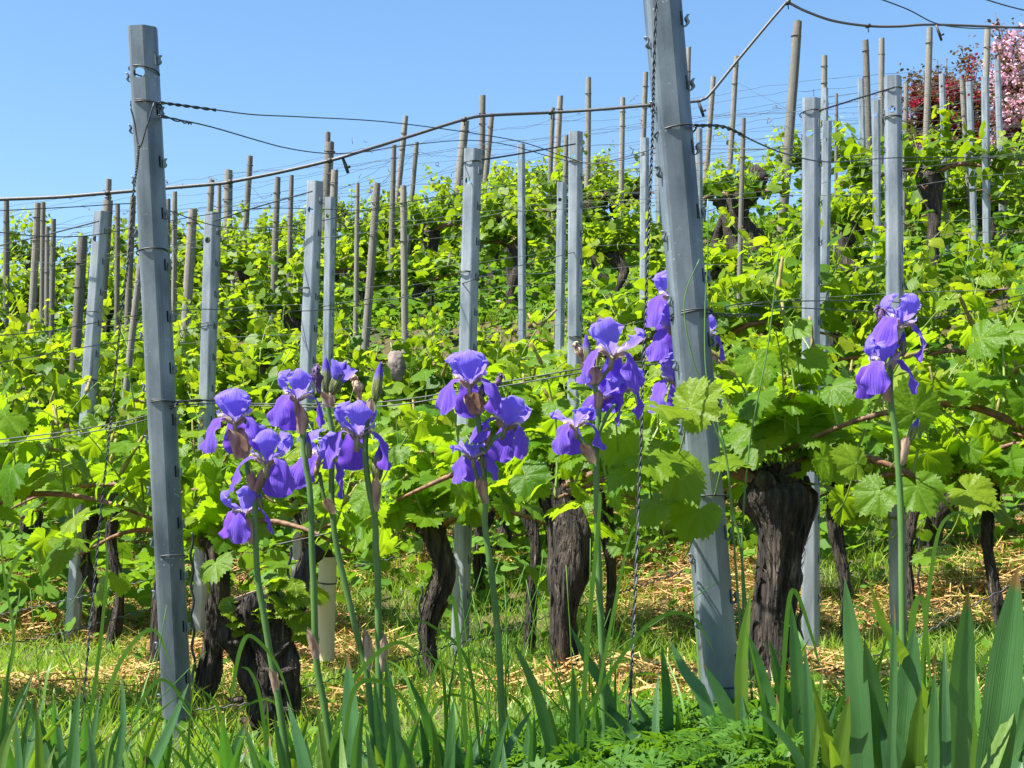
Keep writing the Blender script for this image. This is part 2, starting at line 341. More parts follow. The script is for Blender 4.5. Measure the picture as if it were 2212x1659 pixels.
# ------------------------------------------------------------------ ground
def grid_ground():
    xs = np.unique(np.concatenate([np.linspace(-120, -12, 20), np.linspace(-12, 12, 121), np.linspace(12, 120, 20)]))
    ys = np.unique(np.concatenate([np.linspace(-60, 0, 12), np.linspace(0, 20, 134), np.linspace(20, 300, 25)]))
    X, Y = np.meshgrid(xs, ys); Z = ground(X, Y)
    Z += np.where((Y > 1) & (Y < 20), .02 * np.sin(X * 9 + 2 * np.sin(Y * 4)) * np.sin(Y * 8 + np.sin(X * 5)), 0)
    V = np.stack([X.ravel(), Y.ravel(), Z.ravel()], 1); nx = len(xs); ny = len(ys)
    i = np.arange(nx - 1)[None] + nx * np.arange(ny - 1)[:, None]; i = i.ravel()
    b = MB(); b.add(V, [np.stack([i, i + 1, i + nx + 1, i + nx], 1)])
    o = b.build("ground", m_soil); tag(o, kind="structure")
grid_ground()

def in_view(n, y0, y1, pad=.35):
    y = np.sqrt(rng.random(n) * (y1 ** 2 - y0 ** 2) + y0 ** 2)
    x = (rng.random(n) * 2 - 1) * (.375 * y + pad)
    return x, y

def blades(mb, P, h, w, az, lean, mi=0):
    """curved three-vertex-row grass blades"""
    N = len(P); d = np.stack([np.cos(az), np.sin(az), np.zeros(N)], 1)
    fa = rng.random(N) * 2 * PI
    s = np.stack([np.cos(fa), np.sin(fa), np.zeros(N)], 1)
    up = np.array([0, 0, 1.0])
    rows = []
    for t, ww in ((0, 1.0), (.35, .95), (.72, .6)):
        c = P + up * (h * (t - .28 * t * t * np.minimum(lean, 1.5)))[:, None] + d * (h * lean * t * t)[:, None]
        rows += [c - s * (w * ww * .5)[:, None], c + s * (w * ww * .5)[:, None]]
    rows.append(P + up * (h * (1 - .28 * np.minimum(lean, 1.5)))[:, None] + d * (h * lean)[:, None])
    V = np.stack(rows, 1).reshape(-1, 3); o = (np.arange(N) * 7)[:, None]
    mb.add(V, [np.concatenate([o + np.array([[0, 1, 3, 2]]), o + np.array([[2, 3, 5, 4]])]), o + np.array([[4, 5, 6]])], mi)

def patch(x, y, sc=1.3):
    return np.array([mnoise.noise(Vector((a * sc, b * sc, 3.3))) for a, b in zip(x, y)])

# meadow grass between the rows
b = MB()
x, y = in_view(62000, 2.3, 8.2); pn = patch(x, y)
k = (pn > -.35 + .5 * rng.random(len(x)) - .28) & (patch(x + 7, y, 1.1) < .42 * rng.random(len(x))); x, y, pn = x[k], y[k], pn[k]; n = len(x)
blades(b, np.stack([x, y, ground(x, y) - .01], 1), rng.uniform(.04, .13, n) * (1 + .5 * np.clip(pn, 0, 1)), rng.uniform(.0025, .0058, n), rng.random(n) * 2 * PI, rng.uniform(.1, 1.0, n))
x, y = in_view(26000, 8.2, 19.4); n = len(x)
blades(b, np.stack([x, y, ground(x, y) - .01], 1), rng.uniform(.08, .24, n), rng.uniform(.008, .02, n), rng.random(n) * 2 * PI, rng.uniform(.1, .9, n))
tag(b.build("grass", m_blade), "short yellow-green grass growing between the vine rows", "grass", kind="stuff")

# dry cut straw lying in mats
b = MB()
x, y = in_view(125000, 2.9, 9.5); pn = patch(x + 7, y, 1.1)
k = pn > .0 + .22 * (rng.random(len(x)) - .75); x, y = x[k], y[k]; n = len(x)
P = np.stack([x, y, ground(x, y) + rng.random(n) ** 2 * .05 + np.clip(patch(x, y, 2.6), 0, 1) * .10 * rng.random(n)], 1)
az = rng.random(n) * 2 * PI; L_ = rng.uniform(.05, .17, n); w = rng.uniform(.0010, .0025, n)
D = np.stack([np.cos(az), np.sin(az), rng.normal(0, .28, n)], 1); S = np.stack([-np.sin(az), np.cos(az), rng.normal(0, .5, n)], 1)
V = np.stack([P - D * L_[:, None] * .5 - S * w[:, None], P - D * L_[:, None] * .5 + S * w[:, None], P + D * L_[:, None] * .5 + S * w[:, None], P + D * L_[:, None] * .5 - S * w[:, None]], 1)
b.add(V.reshape(-1, 3), [np.arange(4 * n).reshape(-1, 4)])
tag(b.build("straw", m_straw), "mats of dry tan straw lying on the mown ground", "straw", kind="stuff")

# low leafy weeds on the upper slope
def rot_rand(n, tilt=.6):
    """random frames: z near up, y any heading"""
    az = rng.random(n) * 2 * PI
    z = np.stack([rng.normal(0, tilt, n), rng.normal(0, tilt, n), np.ones(n)], 1); z /= np.linalg.norm(z, axis=1)[:, None]
    y_ = np.stack([np.cos(az), np.sin(az), np.zeros(n)], 1)
    y_ -= z * (y_ * z).sum(1)[:, None]; y_ /= np.linalg.norm(y_, axis=1)[:, None]
    x_ = np.cross(y_, z)
    return np.stack([x_, y_, z], 2)

oval = np.array([[0, 0, 0], [.28, .3, .03], [.3, .65, .02], [0, 1, -.08], [-.3, .65, .02], [-.28, .3, .03], [0, .5, -.03]])
oval_p = [np.array([[0, 1, 6], [1, 2, 6], [2, 3, 6], [3, 4, 6], [4, 5, 6], [5, 0, 6]])]
b = MB()
x, y = in_view(15000, 6.5, 19.2); n = len(x)
Mx = rot_rand(n) * rng.uniform(.05, .11, n)[:, None, None]
b.inst(oval, oval_p, Mx, np.stack([x, y, ground(x, y) + rng.uniform(.02, .22, n)], 1))
x, y = in_view(2500, 2.4, 6.5); n = len(x)
Mx = rot_rand(n) * rng.uniform(.02, .05, n)[:, None, None]
b.inst(oval, oval_p, Mx, np.stack([x, y, ground(x, y) + rng.uniform(.01, .07, n)], 1))
WEED_B = b
_weed_tag = lambda: tag(WEED_B.build("weeds", m_weed), "low broad-leaved weeds and suckers covering the slope between vine rows", "weeds", kind="stuff")

# feathery cut-leaved ground cover at the front
def cut_leaf():
    V = []; Q = []
    for a in (-130, -85, -42, 0, 42, 85, 130):
        ar = math.radians(a); d = np.array([math.sin(ar), math.cos(ar), 0]); s = np.array([d[1], -d[0], 0])
        Lk = 1 - abs(a) / 320
        def lobe(p, dd, ss, l, w, z0):
            i = len(V); V.extend([p, p + dd * l * .55 + ss * w + [0, 0, z0], p + dd * l + [0, 0, -.08 * l], p + dd * l * .55 - ss * w + [0, 0, z0]]); Q.append((i, i + 1, i + 2, i + 3))
        lobe(np.zeros(3), d, s, Lk, .10, .05)
        for sg in (-1, 1):
            dd = nrm(d + s * sg * .75); lobe(d * Lk * .45, dd, np.array([dd[1], -dd[0], 0]), .42 * Lk, .075, .03)
    return np.array(V), [np.array(Q)]
cl_v, cl_p = cut_leaf()
b = MB()
n = 2300
u = rng.uniform(900, 1760, n); d = rng.uniform(2.15, 3.15, n)
k = rng.random(n) < np.clip(1.15 - np.abs(u - 1350) / 520, .15, 1); u, d = u[k], d[k]; n = len(u)
x = (u - 1106) / 3072 * d; y = d * 1.0
z = ground(x, y) + rng.random(n) * np.clip(.13 - .04 * (d - 2.2), .05, .3)
b.inst(cl_v, cl_p, rot_rand(n, .5) * rng.uniform(.03, .065, n)[:, None, None], np.stack([x, y, z], 1))
for i in range(0, n, 4):
    b.tube(np.array([[x[i], y[i], ground(x[i], y[i])], [x[i] + rng.normal(0, .012), y[i], z[i]]]), .0012, 4, cap=False)
tag(b.build("ground_cover", m_cover), "feathery cut-leaved green plants massed at the foot of the front right post", "ground cover", kind="stuff")

# ------------------------------------------------------------------ vine leaves
VEIN = (0, 48, -48, 104, -104)
def vine_leaf(n, curl, seed):
    """five-lobed toothed grape leaf, stalk at the origin, tip on +Y"""
    r_ = random.Random(seed)
    key_a = [0, 14, 27, 40, 50, 62, 77, 92, 105, 122, 140, 158]
    key_r = [1.0, .92, .84, .85, .87, .81, .74, .73, .71, .64, .55, .40]
    A = np.linspace(-158, 158, n)
    R = np.interp(np.abs(A), key_a, key_r)
    R = R * (1 + (.065 if n > 20 else 0) * np.where(np.arange(n) % 2 == 0, -1, 1)) * np.array([1 + r_.uniform(-.05, .05) for _ in range(n)])
    ar = np.radians(A)
    vein = np.array([max(0, 1 - min(abs(a - q) for q in VEIN) / 13.0) for a in A])
    def z(R_, A_, vn):
        return -curl * R_ ** 2 * (.55 + .25 * np.cos(np.radians(A_) * 2)) + .05 * R_ * (1 - 2 * vn) + .05 * np.sin(np.radians(A_) * 3 + seed) * R_ + .035 * np.sin(R_ * 7 + A_ * .05 + seed)
    if n > 20:
        V = [[0, 0, 0]]; UV = [[0, 1]]
        for f in (.5, 1):
            for i in range(n):
                V.append([math.sin(ar[i]) * R[i] * f * .98, math.cos(ar[i]) * R[i] * f, z(R[i] * f, A[i], vein[i])]); UV.append([R[i] * f, vein[i]])
        T = [(0, i + 2, i + 1) for i in range(n - 1)]; Q = [(1 + i, 2 + i, 2 + n + i, 1 + n + i) for i in range(n - 1)]
        return np.array(V), [np.array(T), np.array(Q)], np.array(UV)
    V = [[0, 0, 0]] + [[math.sin(ar[i]) * R[i], math.cos(ar[i]) * R[i], z(R[i], A[i], vein[i])] for i in range(n)]
    T = [(0, i + 2, i + 1) for i in range(n - 1)]
    return np.array(V), [np.array(T)], np.array([[0, .3]] + [[r, v * .5] for r, v in zip(R, vein)])
LEAF = {q: [vine_leaf(n, c, s) for s, c in enumerate((.12, .25, .38, .18, .5))] for q, n in (("hi", 61), ("mid", 17), ("lo", 11))}

x, y = in_view(17000, 6.3, 18.8); n = len(x)
k = patch(x, y, .9) > -.25 + .3 * rng.random(n) - .15; x, y = x[k], y[k]; n = len(x)
hgt = rng.uniform(.03, .5, n) * np.clip(.6 + patch(x + 3, y, .7), .25, 1.1); ss_ = y + .4 * x; hgt = np.where(((ss_ > 11.2) & (ss_ < 13.2) & (x > -2) & (x < 1.4)) | ((ss_ > 14) & (x > .6) & (x < 3.4)), hgt * .3, hgt)
vsel = rng.integers(0, 5, n); Mx = rot_rand(n, .55) * rng.uniform(.045, .085, n)[:, None, None]
for q_ in range(5):
    k = vsel == q_; WEED_B.inst(LEAF["lo"][q_][0], LEAF["lo"][q_][1], Mx[k], np.stack([x, y, ground(x, y) + hgt], 1)[k])
for i in range(0, n, 5):
    WEED_B.tube(np.array([[x[i], y[i], ground(x[i], y[i])], [x[i] + rng.normal(0, .03), y[i], ground(x[i], y[i]) + hgt[i] * 1.1]]), .002, 3, cap=False)
_weed_tag()

def frames(tip, nor, size):
    tip = np.asarray(tip); nor = np.asarray(nor)
    Y = tip / (np.linalg.norm(tip, axis=1)[:, None] + 1e-9)
    Z = nor - Y * (nor * Y).sum(1)[:, None]; Z /= (np.linalg.norm(Z, axis=1)[:, None] + 1e-9)
    X = np.cross(Y, Z)
    return np.stack([X, Y, Z], 2) * np.asarray(size)[:, None, None]

def put_leaves(mb, recs, q):
    if not recs: return
    pos = np.array([r[0] for r in recs]); tip = np.array([r[1] for r in recs]); nor = np.array([r[2] for r in recs]); sz = np.array([r[3] for r in recs]); yg = np.array([r[4] for r in recs])
    Mx = frames(tip, nor, sz); var = rng.integers(0, 5, len(recs))
    for vi in range(5):
        for ym in (0, 1):
            k = (var == vi) & (yg == ym); tv, tp, tu = LEAF[q][vi]
            mb.inst(tv, tp, Mx[k], pos[k], ym, tu)

def bark_trunk(path, rad, n=18, m=34, seed=0, rough=.26):
    """gnarled trunk tube with stringy lengthwise ridges"""
    P = cr(path, m); rad = np.interp(np.linspace(0, 1, m), np.linspace(0, 1, len(rad)), rad)
    rr_ = np.random.default_rng(seed + 900); ph_ = rr_.random(4) * 6
    P = P + np.stack([np.sin(np.linspace(0, 9, m) + ph_[0]), np.sin(np.linspace(0, 7, m) + ph_[1]), np.zeros(m)], 1) * rad.mean() * .22
    for _ in range(3):
        rad = rad * (1 + rr_.uniform(.12, .3) * np.exp(-((np.linspace(0, 1, m) - rr_.uniform(.2, .95)) / .06) ** 2))
    tan = np.gradient(P, axis=0); V = []
    for i in range(m):
        t = nrm(tan[i]); a = nrm(np.cross(t, [0.3, 1, 0.1])); c = np.cross(t, a)
        for k in range(n):
            th = 2 * PI * k / n
            q = Vector((math.cos(th) * 1.6 + seed, math.sin(th) * 1.6, i / m * 3.0))
            q2 = Vector((math.cos(th) * 5 + seed, math.sin(th) * 5, i / m * 5.0))
            r = rad[i] * (1 + rough * 2.2 * mnoise.noise(q) + rough * mnoise.noise(q2) * 1.3)
            V.append(P[i] + r * (math.cos(th) * a + math.sin(th) * c))
    Q = [(i * n + k, i * n + (k + 1) % n, (i + 1) * n + (k + 1) % n, (i + 1) * n + k) for i in range(m - 1) for k in range(n)]
    return np.array(V), [np.array(Q), np.array([[(m - 1) * n + k for k in range(n)]])]

def flakes(mb, V, n, m, cnt, rad, seed):
    """loose strips of bark peeling off a trunk"""
    r = np.random.default_rng(seed + 5); V = V.reshape(m, n, 3)
    for _ in range(cnt):
        i = int(r.integers(1, m - 5)); k = int(r.integers(0, n)); c = V[i].mean(0); p = V[i, k]; o_ = nrm(p - c)
        up = nrm(V[i + 3, k] - p); sd = np.cross(up, o_); L = r.uniform(.02, .07); w = r.uniform(.0015, .004); lift = r.uniform(.001, .006)
        a = p + o_ * .001; b_ = a + up * L * .5 + o_ * lift * r.uniform(.2, 1) + sd * r.normal(0, .003); e = a + up * L + o_ * lift * r.uniform(-.5, 1.6) + sd * r.normal(0, .006)
        mb.add(np.array([a - sd * w, a + sd * w, b_ + sd * w, b_ - sd * w, e + sd * w * .4, e - sd * w * .4]), [np.array([[0, 1, 2, 3], [3, 2, 4, 5]])])

ROWDIR = nrm(np.array([1.0, -.4, 0])); ROWN = nrm(np.array([-.4, -1.0, 0]))

def gen_vine(seed, q, head_h=.55, tr=.04, arm=.55, n_sh=12, sh_len=(.3, .6), leaf=.105, hang=.25, rowdir=np.array([1.0, 0, 0]), lean=(0, 0), ns=None, arm_z=0.0, extra=1.0):
    """returns dict of MBs, in coordinates whose origin is the vine's base"""
    r = np.random.default_rng(seed)
    rown = np.array([rowdir[1], -rowdir[0], 0])
    head = np.array([lean[0], lean[1], head_h])
    trunk = MB()
    kk = .5 if q == 'hi' else 1.0; k1 = kk * (rowdir * r.normal(0, .03) + rown * r.normal(0, .02)); k2 = kk * rowdir * r.normal(0, .05)
    path = [np.array([0, 0, -.15]), np.array([0, 0, 0.02]), head * .4 + k1, head * .75 + k2, head, head + np.array([0, 0, .05])]
    nn, mm = (22, 40) if q == "hi" else (10, 16)
    V, Pp = bark_trunk(path, ([tr * .80, tr * .76, tr * .84, tr * 1.0, tr * 1.06, tr * .7] if tr > .04 and q == 'hi' else [tr * 1.0, tr * .92, tr * .85, tr, tr * 1.25, tr * .8]), nn, mm, seed)
    trunk.add(V, Pp)
    if q == "hi": flakes(trunk, V, nn, mm, int(120 + tr * 6000), tr, seed)
    if q != "lo":
        for j in range(3):
            a = r.random() * 2 * PI
            p0 = head + np.array([math.cos(a), math.sin(a), 0]) * tr * .7
            p1 = p0 + np.array([math.cos(a) * tr * 1.2, math.sin(a) * tr * 1.2, r.uniform(-.01, .05)])
            trunk.tube(np.array([p0, (p0 + p1) / 2 + r.normal(0, .004, 3), p1]), np.array([tr * .55, tr * .5, tr * .32]), 8)
    cane = MB(); shoots = MB(); leaves = MB(); clus = []; recs = []; each = []
    allshoots = shoots; allrecs = recs
    arms = []
    for sg in (-1, 1):
        L = arm * r.uniform(.8, 1.15)
        pts = [head, head + rowdir * sg * L * .3 + np.array([0, 0, .07 + r.normal(0, .02)]), head + rowdir * sg * L * .65 + np.array([0, 0, .05 + arm_z * sg]) + rown * r.normal(0, .02), head + rowdir * sg * L + np.array([0, 0, -.02 + arm_z * sg * 1.5])]
        c = cr(pts, 14); arms.append(c)
        cane.tube(c, np.linspace(tr * .34 + .003, .0045, 14), 7 if q == "hi" else 5)
    for i in range(n_sh):
        if q == "hi": shoots = MB(); recs = []; each.append((shoots, recs))
        c = arms[i % 2]; p = c[int(r.uniform(1, 13.9))].copy()
        if i < 2: p = head.copy()
        L = r.uniform(*sh_len); sd = r.choice([-1, 1])
        dirn = nrm(np.array([0, 0, 1.0]) + rowdir * r.normal(0, .3) + rown * sd * abs(r.normal(0, .32)))
        bend = rowdir * r.normal(0, .2) + rown * r.normal(0, .25)
        ts = np.linspace(0, 1, 8); S = p + dirn * (L * ts)[:, None] + bend * (L * ts ** 2)[:, None] - np.array([0, 0, 1]) * (.12 * L * ts ** 3)[:, None]
        shoots.tube(S, np.linspace(.0042, .0014, 8), 5 if q == "hi" else 4, cap=False)
        nl = max(4, int(L / (.05 if q == 'hi' else .042) * extra)); a0 = r.random() * 2 * PI
        for j in range(nl):
            t = (j + .6) / nl; pp = S[min(7, int(t * 7))] + (S[min(7, int(t * 7) + 1)] - S[min(7, int(t * 7))]) * (t * 7 % 1)
            a = a0 + PI * j + r.normal(0, .5); od = np.array([math.cos(a), math.sin(a), 0])
            sz = leaf * (1.1 - .75 * t ** 1.5) * r.uniform(.75, 1.2)
            pl = sz * r.uniform(.5, .95); e = pp + od * pl + np.array([0, 0, pl * r.uniform(-.1, .6)])
            if q == "hi": shoots.tube(np.array([pp, (pp + e) / 2 + [0, 0, .006], e]), np.array([.0015, .0013, .0012]), 4, cap=False)
            tipd = od * .75 + np.array([0, 0, r.uniform(-.85, .15)]) + r.normal(0, .28, 3)
            no = np.array([-.15, -.1, .75]) + od * .45 + r.normal(0, .38, 3)
            recs.append((e, tipd, no, sz, int(t > .74 or r.random() < .06)))
        if q == "hi" and r.random() < .8:
            for _ in range(2):
                pp = S[int(r.uniform(3, 7))]; e = pp + r.normal(0, .03, 3) + [0, 0, .045]
                cp = cr([pp, (pp + e) / 2, e], 9); cm = MB(); clus.append(cm); cm.tube(cp, .003 + .005 * np.abs(np.sin(np.arange(9) * 2.3)) * np.linspace(1, .4, 9), 6)
    shoots = allshoots; recs = allrecs
    for i in range(int(n_sh * hang * 10)):                     # leaves hanging round the cordon
        c = arms[i % 2]; p = c[int(r.uniform(0, 13.9))] + rown * r.normal(0, .09) + np.array([0, 0, r.uniform(-.2, .22)]) + rowdir * r.normal(0, .05)
        a = r.random() * 2 * PI; od = np.array([math.cos(a), math.sin(a), 0]) * .6 + rown * .5
        recs.append((p, od + np.array([0, 0, r.uniform(-1, 0)]), np.array([-.1, 0, .6]) + od * .6 + r.normal(0, .4, 3), leaf * r.uniform(.6, 1.2), int(r.random() < .08)))
    put_leaves(leaves, recs, q)
    return dict(trunk=trunk, cane=cane, shoot=shoots if shoots.n else None, leaves=leaves, clusters=clus, each=each)

MATS = dict(trunk=m_bark, cane=m_cane, shoot=m_shoot, flower_cluster=m_clus)
def build_vine(parts, q, loc, label, group):
    root = thing("grapevine", label, "grapevine", loc, group)
    for k, mb in parts.items():
        if mb is None: continue
        if k == "clusters":
            for c in mb: c.build("flower_cluster", m_clus, None, origin=(0, 0, 0)).parent = root
            continue
        if k == "each":
            for st, rc in mb:
                so_ = st.build("shoot", m_shoot, None, origin=(0, 0, 0)); so_.parent = root
                lm = MB(); put_leaves(lm, rc, q); lm.build("leaves", [m_leaf, m_leafy], None, origin=(0, 0, 0)).parent = so_
            continue
        nm = {"shoot": "shoots", "cane": "canes"}.get(k, k)
        mats = ([m_leaf, m_leafy] if q == "hi" else [m_leaff, m_leaffy]) if k == "leaves" else MATS[k]
        o = mb.build(nm, mats, None, origin=(0, 0, 0)); o.parent = root
    return root

def copy_tree(o, parent=None):
    c = o.copy(); COL.objects.link(c); c.parent = parent
    for ch in o.children: copy_tree(ch, c)
    return c

# --- front row: every vine placed by its trunk
front = [  # u, depth, trunk radius, head height, arm, shoots, leaf, lean_x, label
    (-90, 4.15, .026, .60, .6, 14, .085, 0, "grapevine at the far left of the front row, only a leafy arm in view"),
    (448, 4.3, .028, .50, .5, 12, .082, .02, "grapevine with shaggy grey-brown trunk just right of the front left post"),
    (1228, 3.95, .041, .56, .5, 13, .075, -.03, "thick dark-trunked grapevine behind the iris in the middle of the front row"),
    (1655, 3.42, .050, .52, .5, 15, .075, .02, "grapevine with the thickest dark trunk, beside the front right post"),
    (2275, 3.15, .022, .60, .55, 14, .075, 0, "grapevine at the right edge of the front row with a reddish brown stem"),
    (930, 4.85, .029, .52, .55, 13, .085, 0, "grapevine with slim furrowed trunk between the stump and the dark middle trunk"),
]
for i, (u, d, tr, hh, arm, ns, lf, lx, lab) in enumerate(front):
    p = at(u, 1400, d); z = float(ground(p[0], p[1]))
    parts = gen_vine(100 + i, "hi", hh, tr, arm, ns, (.22, .5), lf, .11, ROWDIR, (lx, 0))
    build_vine(parts, "hi", (p[0], p[1], z), lab, "grapevines of the front row")

# --- second row
second = [(-60, 6.6), (196, 6.3), (243, 6.1), (345, 5.2), (640, 5.9), (1040, 6.6), (1140, 5.3), (1312, 5.5), (1560, 5.3), (1830, 5.0), (1972, 5.6), (2160, 4.9), (2330, 4.8)]
names2 = ["outer left vine of the second row, cut by the picture edge", "thin-trunked vine of the second row beside the leaning left metal post", "straight shaggy-trunked vine of the second row left of the twisted wire", "vine whose trunk shows just left of the front left post's foot", "second-row vine behind the leafless stump and the beige tube", "small vine with slender trunk seen far behind the central iris stem", "second-row vine standing between the central and the middle dark trunk", "vine with slim bare trunk right behind the middle dark trunk", "second-row vine hidden behind the front right post", "second-row vine behind the thickest trunk, right of the front right post", "vine with slim trunk beside the metal post behind the single right iris", "second-row vine near the right picture edge behind the right iris", "outer right vine of the second row at the picture edge"]
for i, ((u, d), lab) in enumerate(zip(second, names2)):
    p = at(u, 1300, d); z = float(ground(p[0], p[1]))
    parts = gen_vine(200 + i, "hi" if 0 <= u < 2212 else "mid", .55 + .1 * rng.random(), .018 + .007 * rng.random(), .55, 10, (.25, .55), .085, .13, ROWDIR)
    build_vine(parts, "hi", (p[0], p[1], z), lab, "grapevines of the second row")

# --- upper rows: eight designs copied along the contour rows
protos = []
for i in range(5):
    protos.append(gen_vine(300 + i, "mid", .5 + .05 * i, .030 + .005 * i, .6, 16, (.22, .78), .080, .24, np.array([1.0, 0, 0])))
for i in range(6):
    protos.append(gen_vine(320 + i, "lo", .5 + .07 * i, .040 + .006 * i, .62, 17, (.2, .80), .085, .26, np.array([1.0, 0, 0])))
proto_obj = [None] * len(protos)
ORD = ["first", "second", "third", "fourth", "fifth", "sixth", "seventh", "eighth", "ninth", "tenth", "eleventh", "twelfth", "thirteenth", "fourteenth", "fifteenth", "sixteenth", "seventeenth", "eighteenth"]
rows = [7.2, 9.0, 10.7, 12.1, 13.7, 15.0, 16.3, 17.6, 18.9, 20.2]
rot_row = math.atan2(ROWDIR[1], ROWDIR[0])
VINE_XY = []
for ri, s in enumerate(rows):
    x = -9.0 + rng.random(); k = 0
    while x < 9.5:
        y = s - .4 * x
        if y < CREST + .1 and abs(x) < .37 * y + .55 and y > 4:
            gap = (ri >= 7 and 1.6 < x < 3.4) or (ri in (5, 6) and 1.1 < x < 3.3 and rng.random() < .85) or (ri in (2, 3) and 2.2 < x < 3.3 and rng.random() < .5) or (ri == 3 and -1.7 < x < .9 and rng.random() < .85) or (ri == 2 and -1.5 < x < .5 and rng.random() < .35) or (ri in (5, 6, 7) and -.3 < x < 3.2 and rng.random() < .45) or (ri >= 7 and rng.random() < .2) or (ri >= 8 and x > 2.4 and rng.random() < .5)
            if not gap:
                pi_ = int(rng.integers(0, 5)) if s < 11.5 else 5 + int(rng.integers(0, 6))
                loc = (x, y + rng.normal(0, .16), float(ground(x, y)) - .02)
                lab = f"{ORD[k]} grapevine from the left in the {ORD[ri + 2]} row up the slope"
                grp = f"grapevines of the {ORD[ri + 2]} row"
                if proto_obj[pi_] is None:
                    o = build_vine(protos[pi_], "mid", loc, lab, grp); proto_obj[pi_] = o
                else:
                    o = copy_tree(proto_obj[pi_]); o.location = loc; tag(o, lab, None, grp)
                o.rotation_euler.z = rot_row + (PI if rng.random() < .5 else 0) + rng.normal(0, .12)
                sc_ = rng.uniform(.88, 1.15); low = .72 if (ri == 2 and -1.6 < x < 1.2) else .7 if (ri in (3, 4) and .9 < x < 3.2) else (.8 if ri >= 6 and x > 1.8 else 1.0); o.scale = (sc_, sc_, sc_ * low * rng.uniform(.75, 1.2))
                k += 1
        x += rng.uniform(.78, 1.0)

# gnarled old vines standing alone on the crest
for i, (u, v, d, tr, hh, lx, lab) in enumerate(((1545, 440, 16.4, .075, .62, .10, "old dark vine on the crest right of the front right post, left of a pair"), (1584, 440, 16.3, .085, .70, -.05, "old dark vine on the crest right of the front right post, right of a pair"), (1655, 445, 15.2, .10, .85, -.28, "thick twisted old vine on the crest beside the thickest wooden post"), (1335, 470, 17.6, .10, .62, .05, "stout dark old vine on the crest between two wooden skyline posts"), (1272, 490, 17.4, .08, .6, 0, "old dark vine at the foot of the tall skyline post in the middle"), (1838, 640, 12.2, .06, .6, .02, "dark old vine trunk between the second-row posts on the right"))):
    p = at(u, v, d); z = float(ground(p[0], p[1]))
    parts = gen_vine(400 + i, "mid", hh, tr, .6, 13, (.25, .55), .085, .16, ROWDIR, (lx, 0))
    V, Pp = bark_trunk([np.array([lx, 0, hh * .95]), np.array([lx + .14, 0, hh * 1.05]), np.array([lx + .22, .02, hh * 1.25]), np.array([lx + .17, .04, hh * 1.45])], [tr * .9, tr * .7, tr * .6, tr * .35], 10, 16, i + 40, .34); parts["trunk"].add(V, Pp)
    build_vine(parts, "mid", (p[0], p[1], z), lab, "old vines on the crest")

# the old cut stump in the front row
def stump():
    base = at(583, 1600, 3.85); gz = float(ground(base[0], base[1])); loc = np.array([base[0], base[1], gz])
    t = thing("vine_stump", "dark sawn-off old vine stump with a pale cut top, left of the tall iris stems", "stump", loc)
    top = at(535, 1290, 3.85)
    b = MB(); V, P = bark_trunk([loc - [0, 0, .1], loc, at(590, 1480, 3.85), at(570, 1370, 3.86), at(545, 1320, 3.85), top], [.04, .045, .058, .072, .07, .048], 26, 44, 5, .34); b.add(V, P); flakes(b, V, 26, 44, 300, .06, 5)
    V, P = bark_trunk([at(580, 1400, 3.88), at(625, 1330, 3.9), at(655, 1240, 3.9), at(690, 1180, 3.92)], [.04, .026, .022, .016], 14, 26, 8, .3); b.add(V, P)
    for k in range(14):
        p = at(rng.uniform(520, 620), rng.uniform(1330, 1560), 3.8); dv = np.array([rng.choice([-1, 1]) * .04, -.01, rng.normal(0, .03)])
        b.tube(np.array([p, p + dv * .5, p + dv]), np.array([.012, .009, .003]), 5)
    b.build("trunk", m_bark, t)
    c = MB(); nn = top - at(545, 1320, 3.85); c.tube(np.array([top + nrm(nn) * .002, top + nrm(nn) * .008]), .044, 14); c.build("cut_face", m_cut, t, smooth=False)
    for (u, v) in ((600, 1230), (640, 1260), (520, 1300), (560, 1290), (660, 1330), (600, 1310)):
        s = MB(); lv = MB(); recs = []; p0 = at(u, v + 60, 3.83); p1 = at(u + rng.normal(0, 12), v, 3.8); s.tube(cr([p0, (p0 + p1) / 2 + [.005, 0, 0], p1], 6), .002, 5)
        for q in range(5):
            recs.append((p0 + (p1 - p0) * rng.random(), np.array([rng.normal(0, 1), -.5, rng.normal(-.1, .4)]), np.array([-.1, -.5, .6]) + rng.normal(0, .3, 3), rng.uniform(.03, .055), 1))
        put_leaves(lv, recs, "hi"); so_ = s.build("shoot", m_shoot, t); lv.build("leaves", [m_leaf, m_leafy], so_)
stump()

# ------------------------------------------------------------------ galvanised posts
def offset_profile(P, th):
    P = np.array(P); n = len(P); out = []
    for i in range(n):
        a = nrm(P[i] - P[max(0, i - 1)]) if i > 0 else nrm(P[1] - P[0]); c = nrm(P[min(n - 1, i + 1)] - P[i]) if i < n - 1 else a
        t = nrm(a + c); nn = np.array([-t[1], t[0]]); out.append(P[i] + nn * th / max(.5, (nn @ np.array([-a[1], a[0]]))))
    return np.array(out)

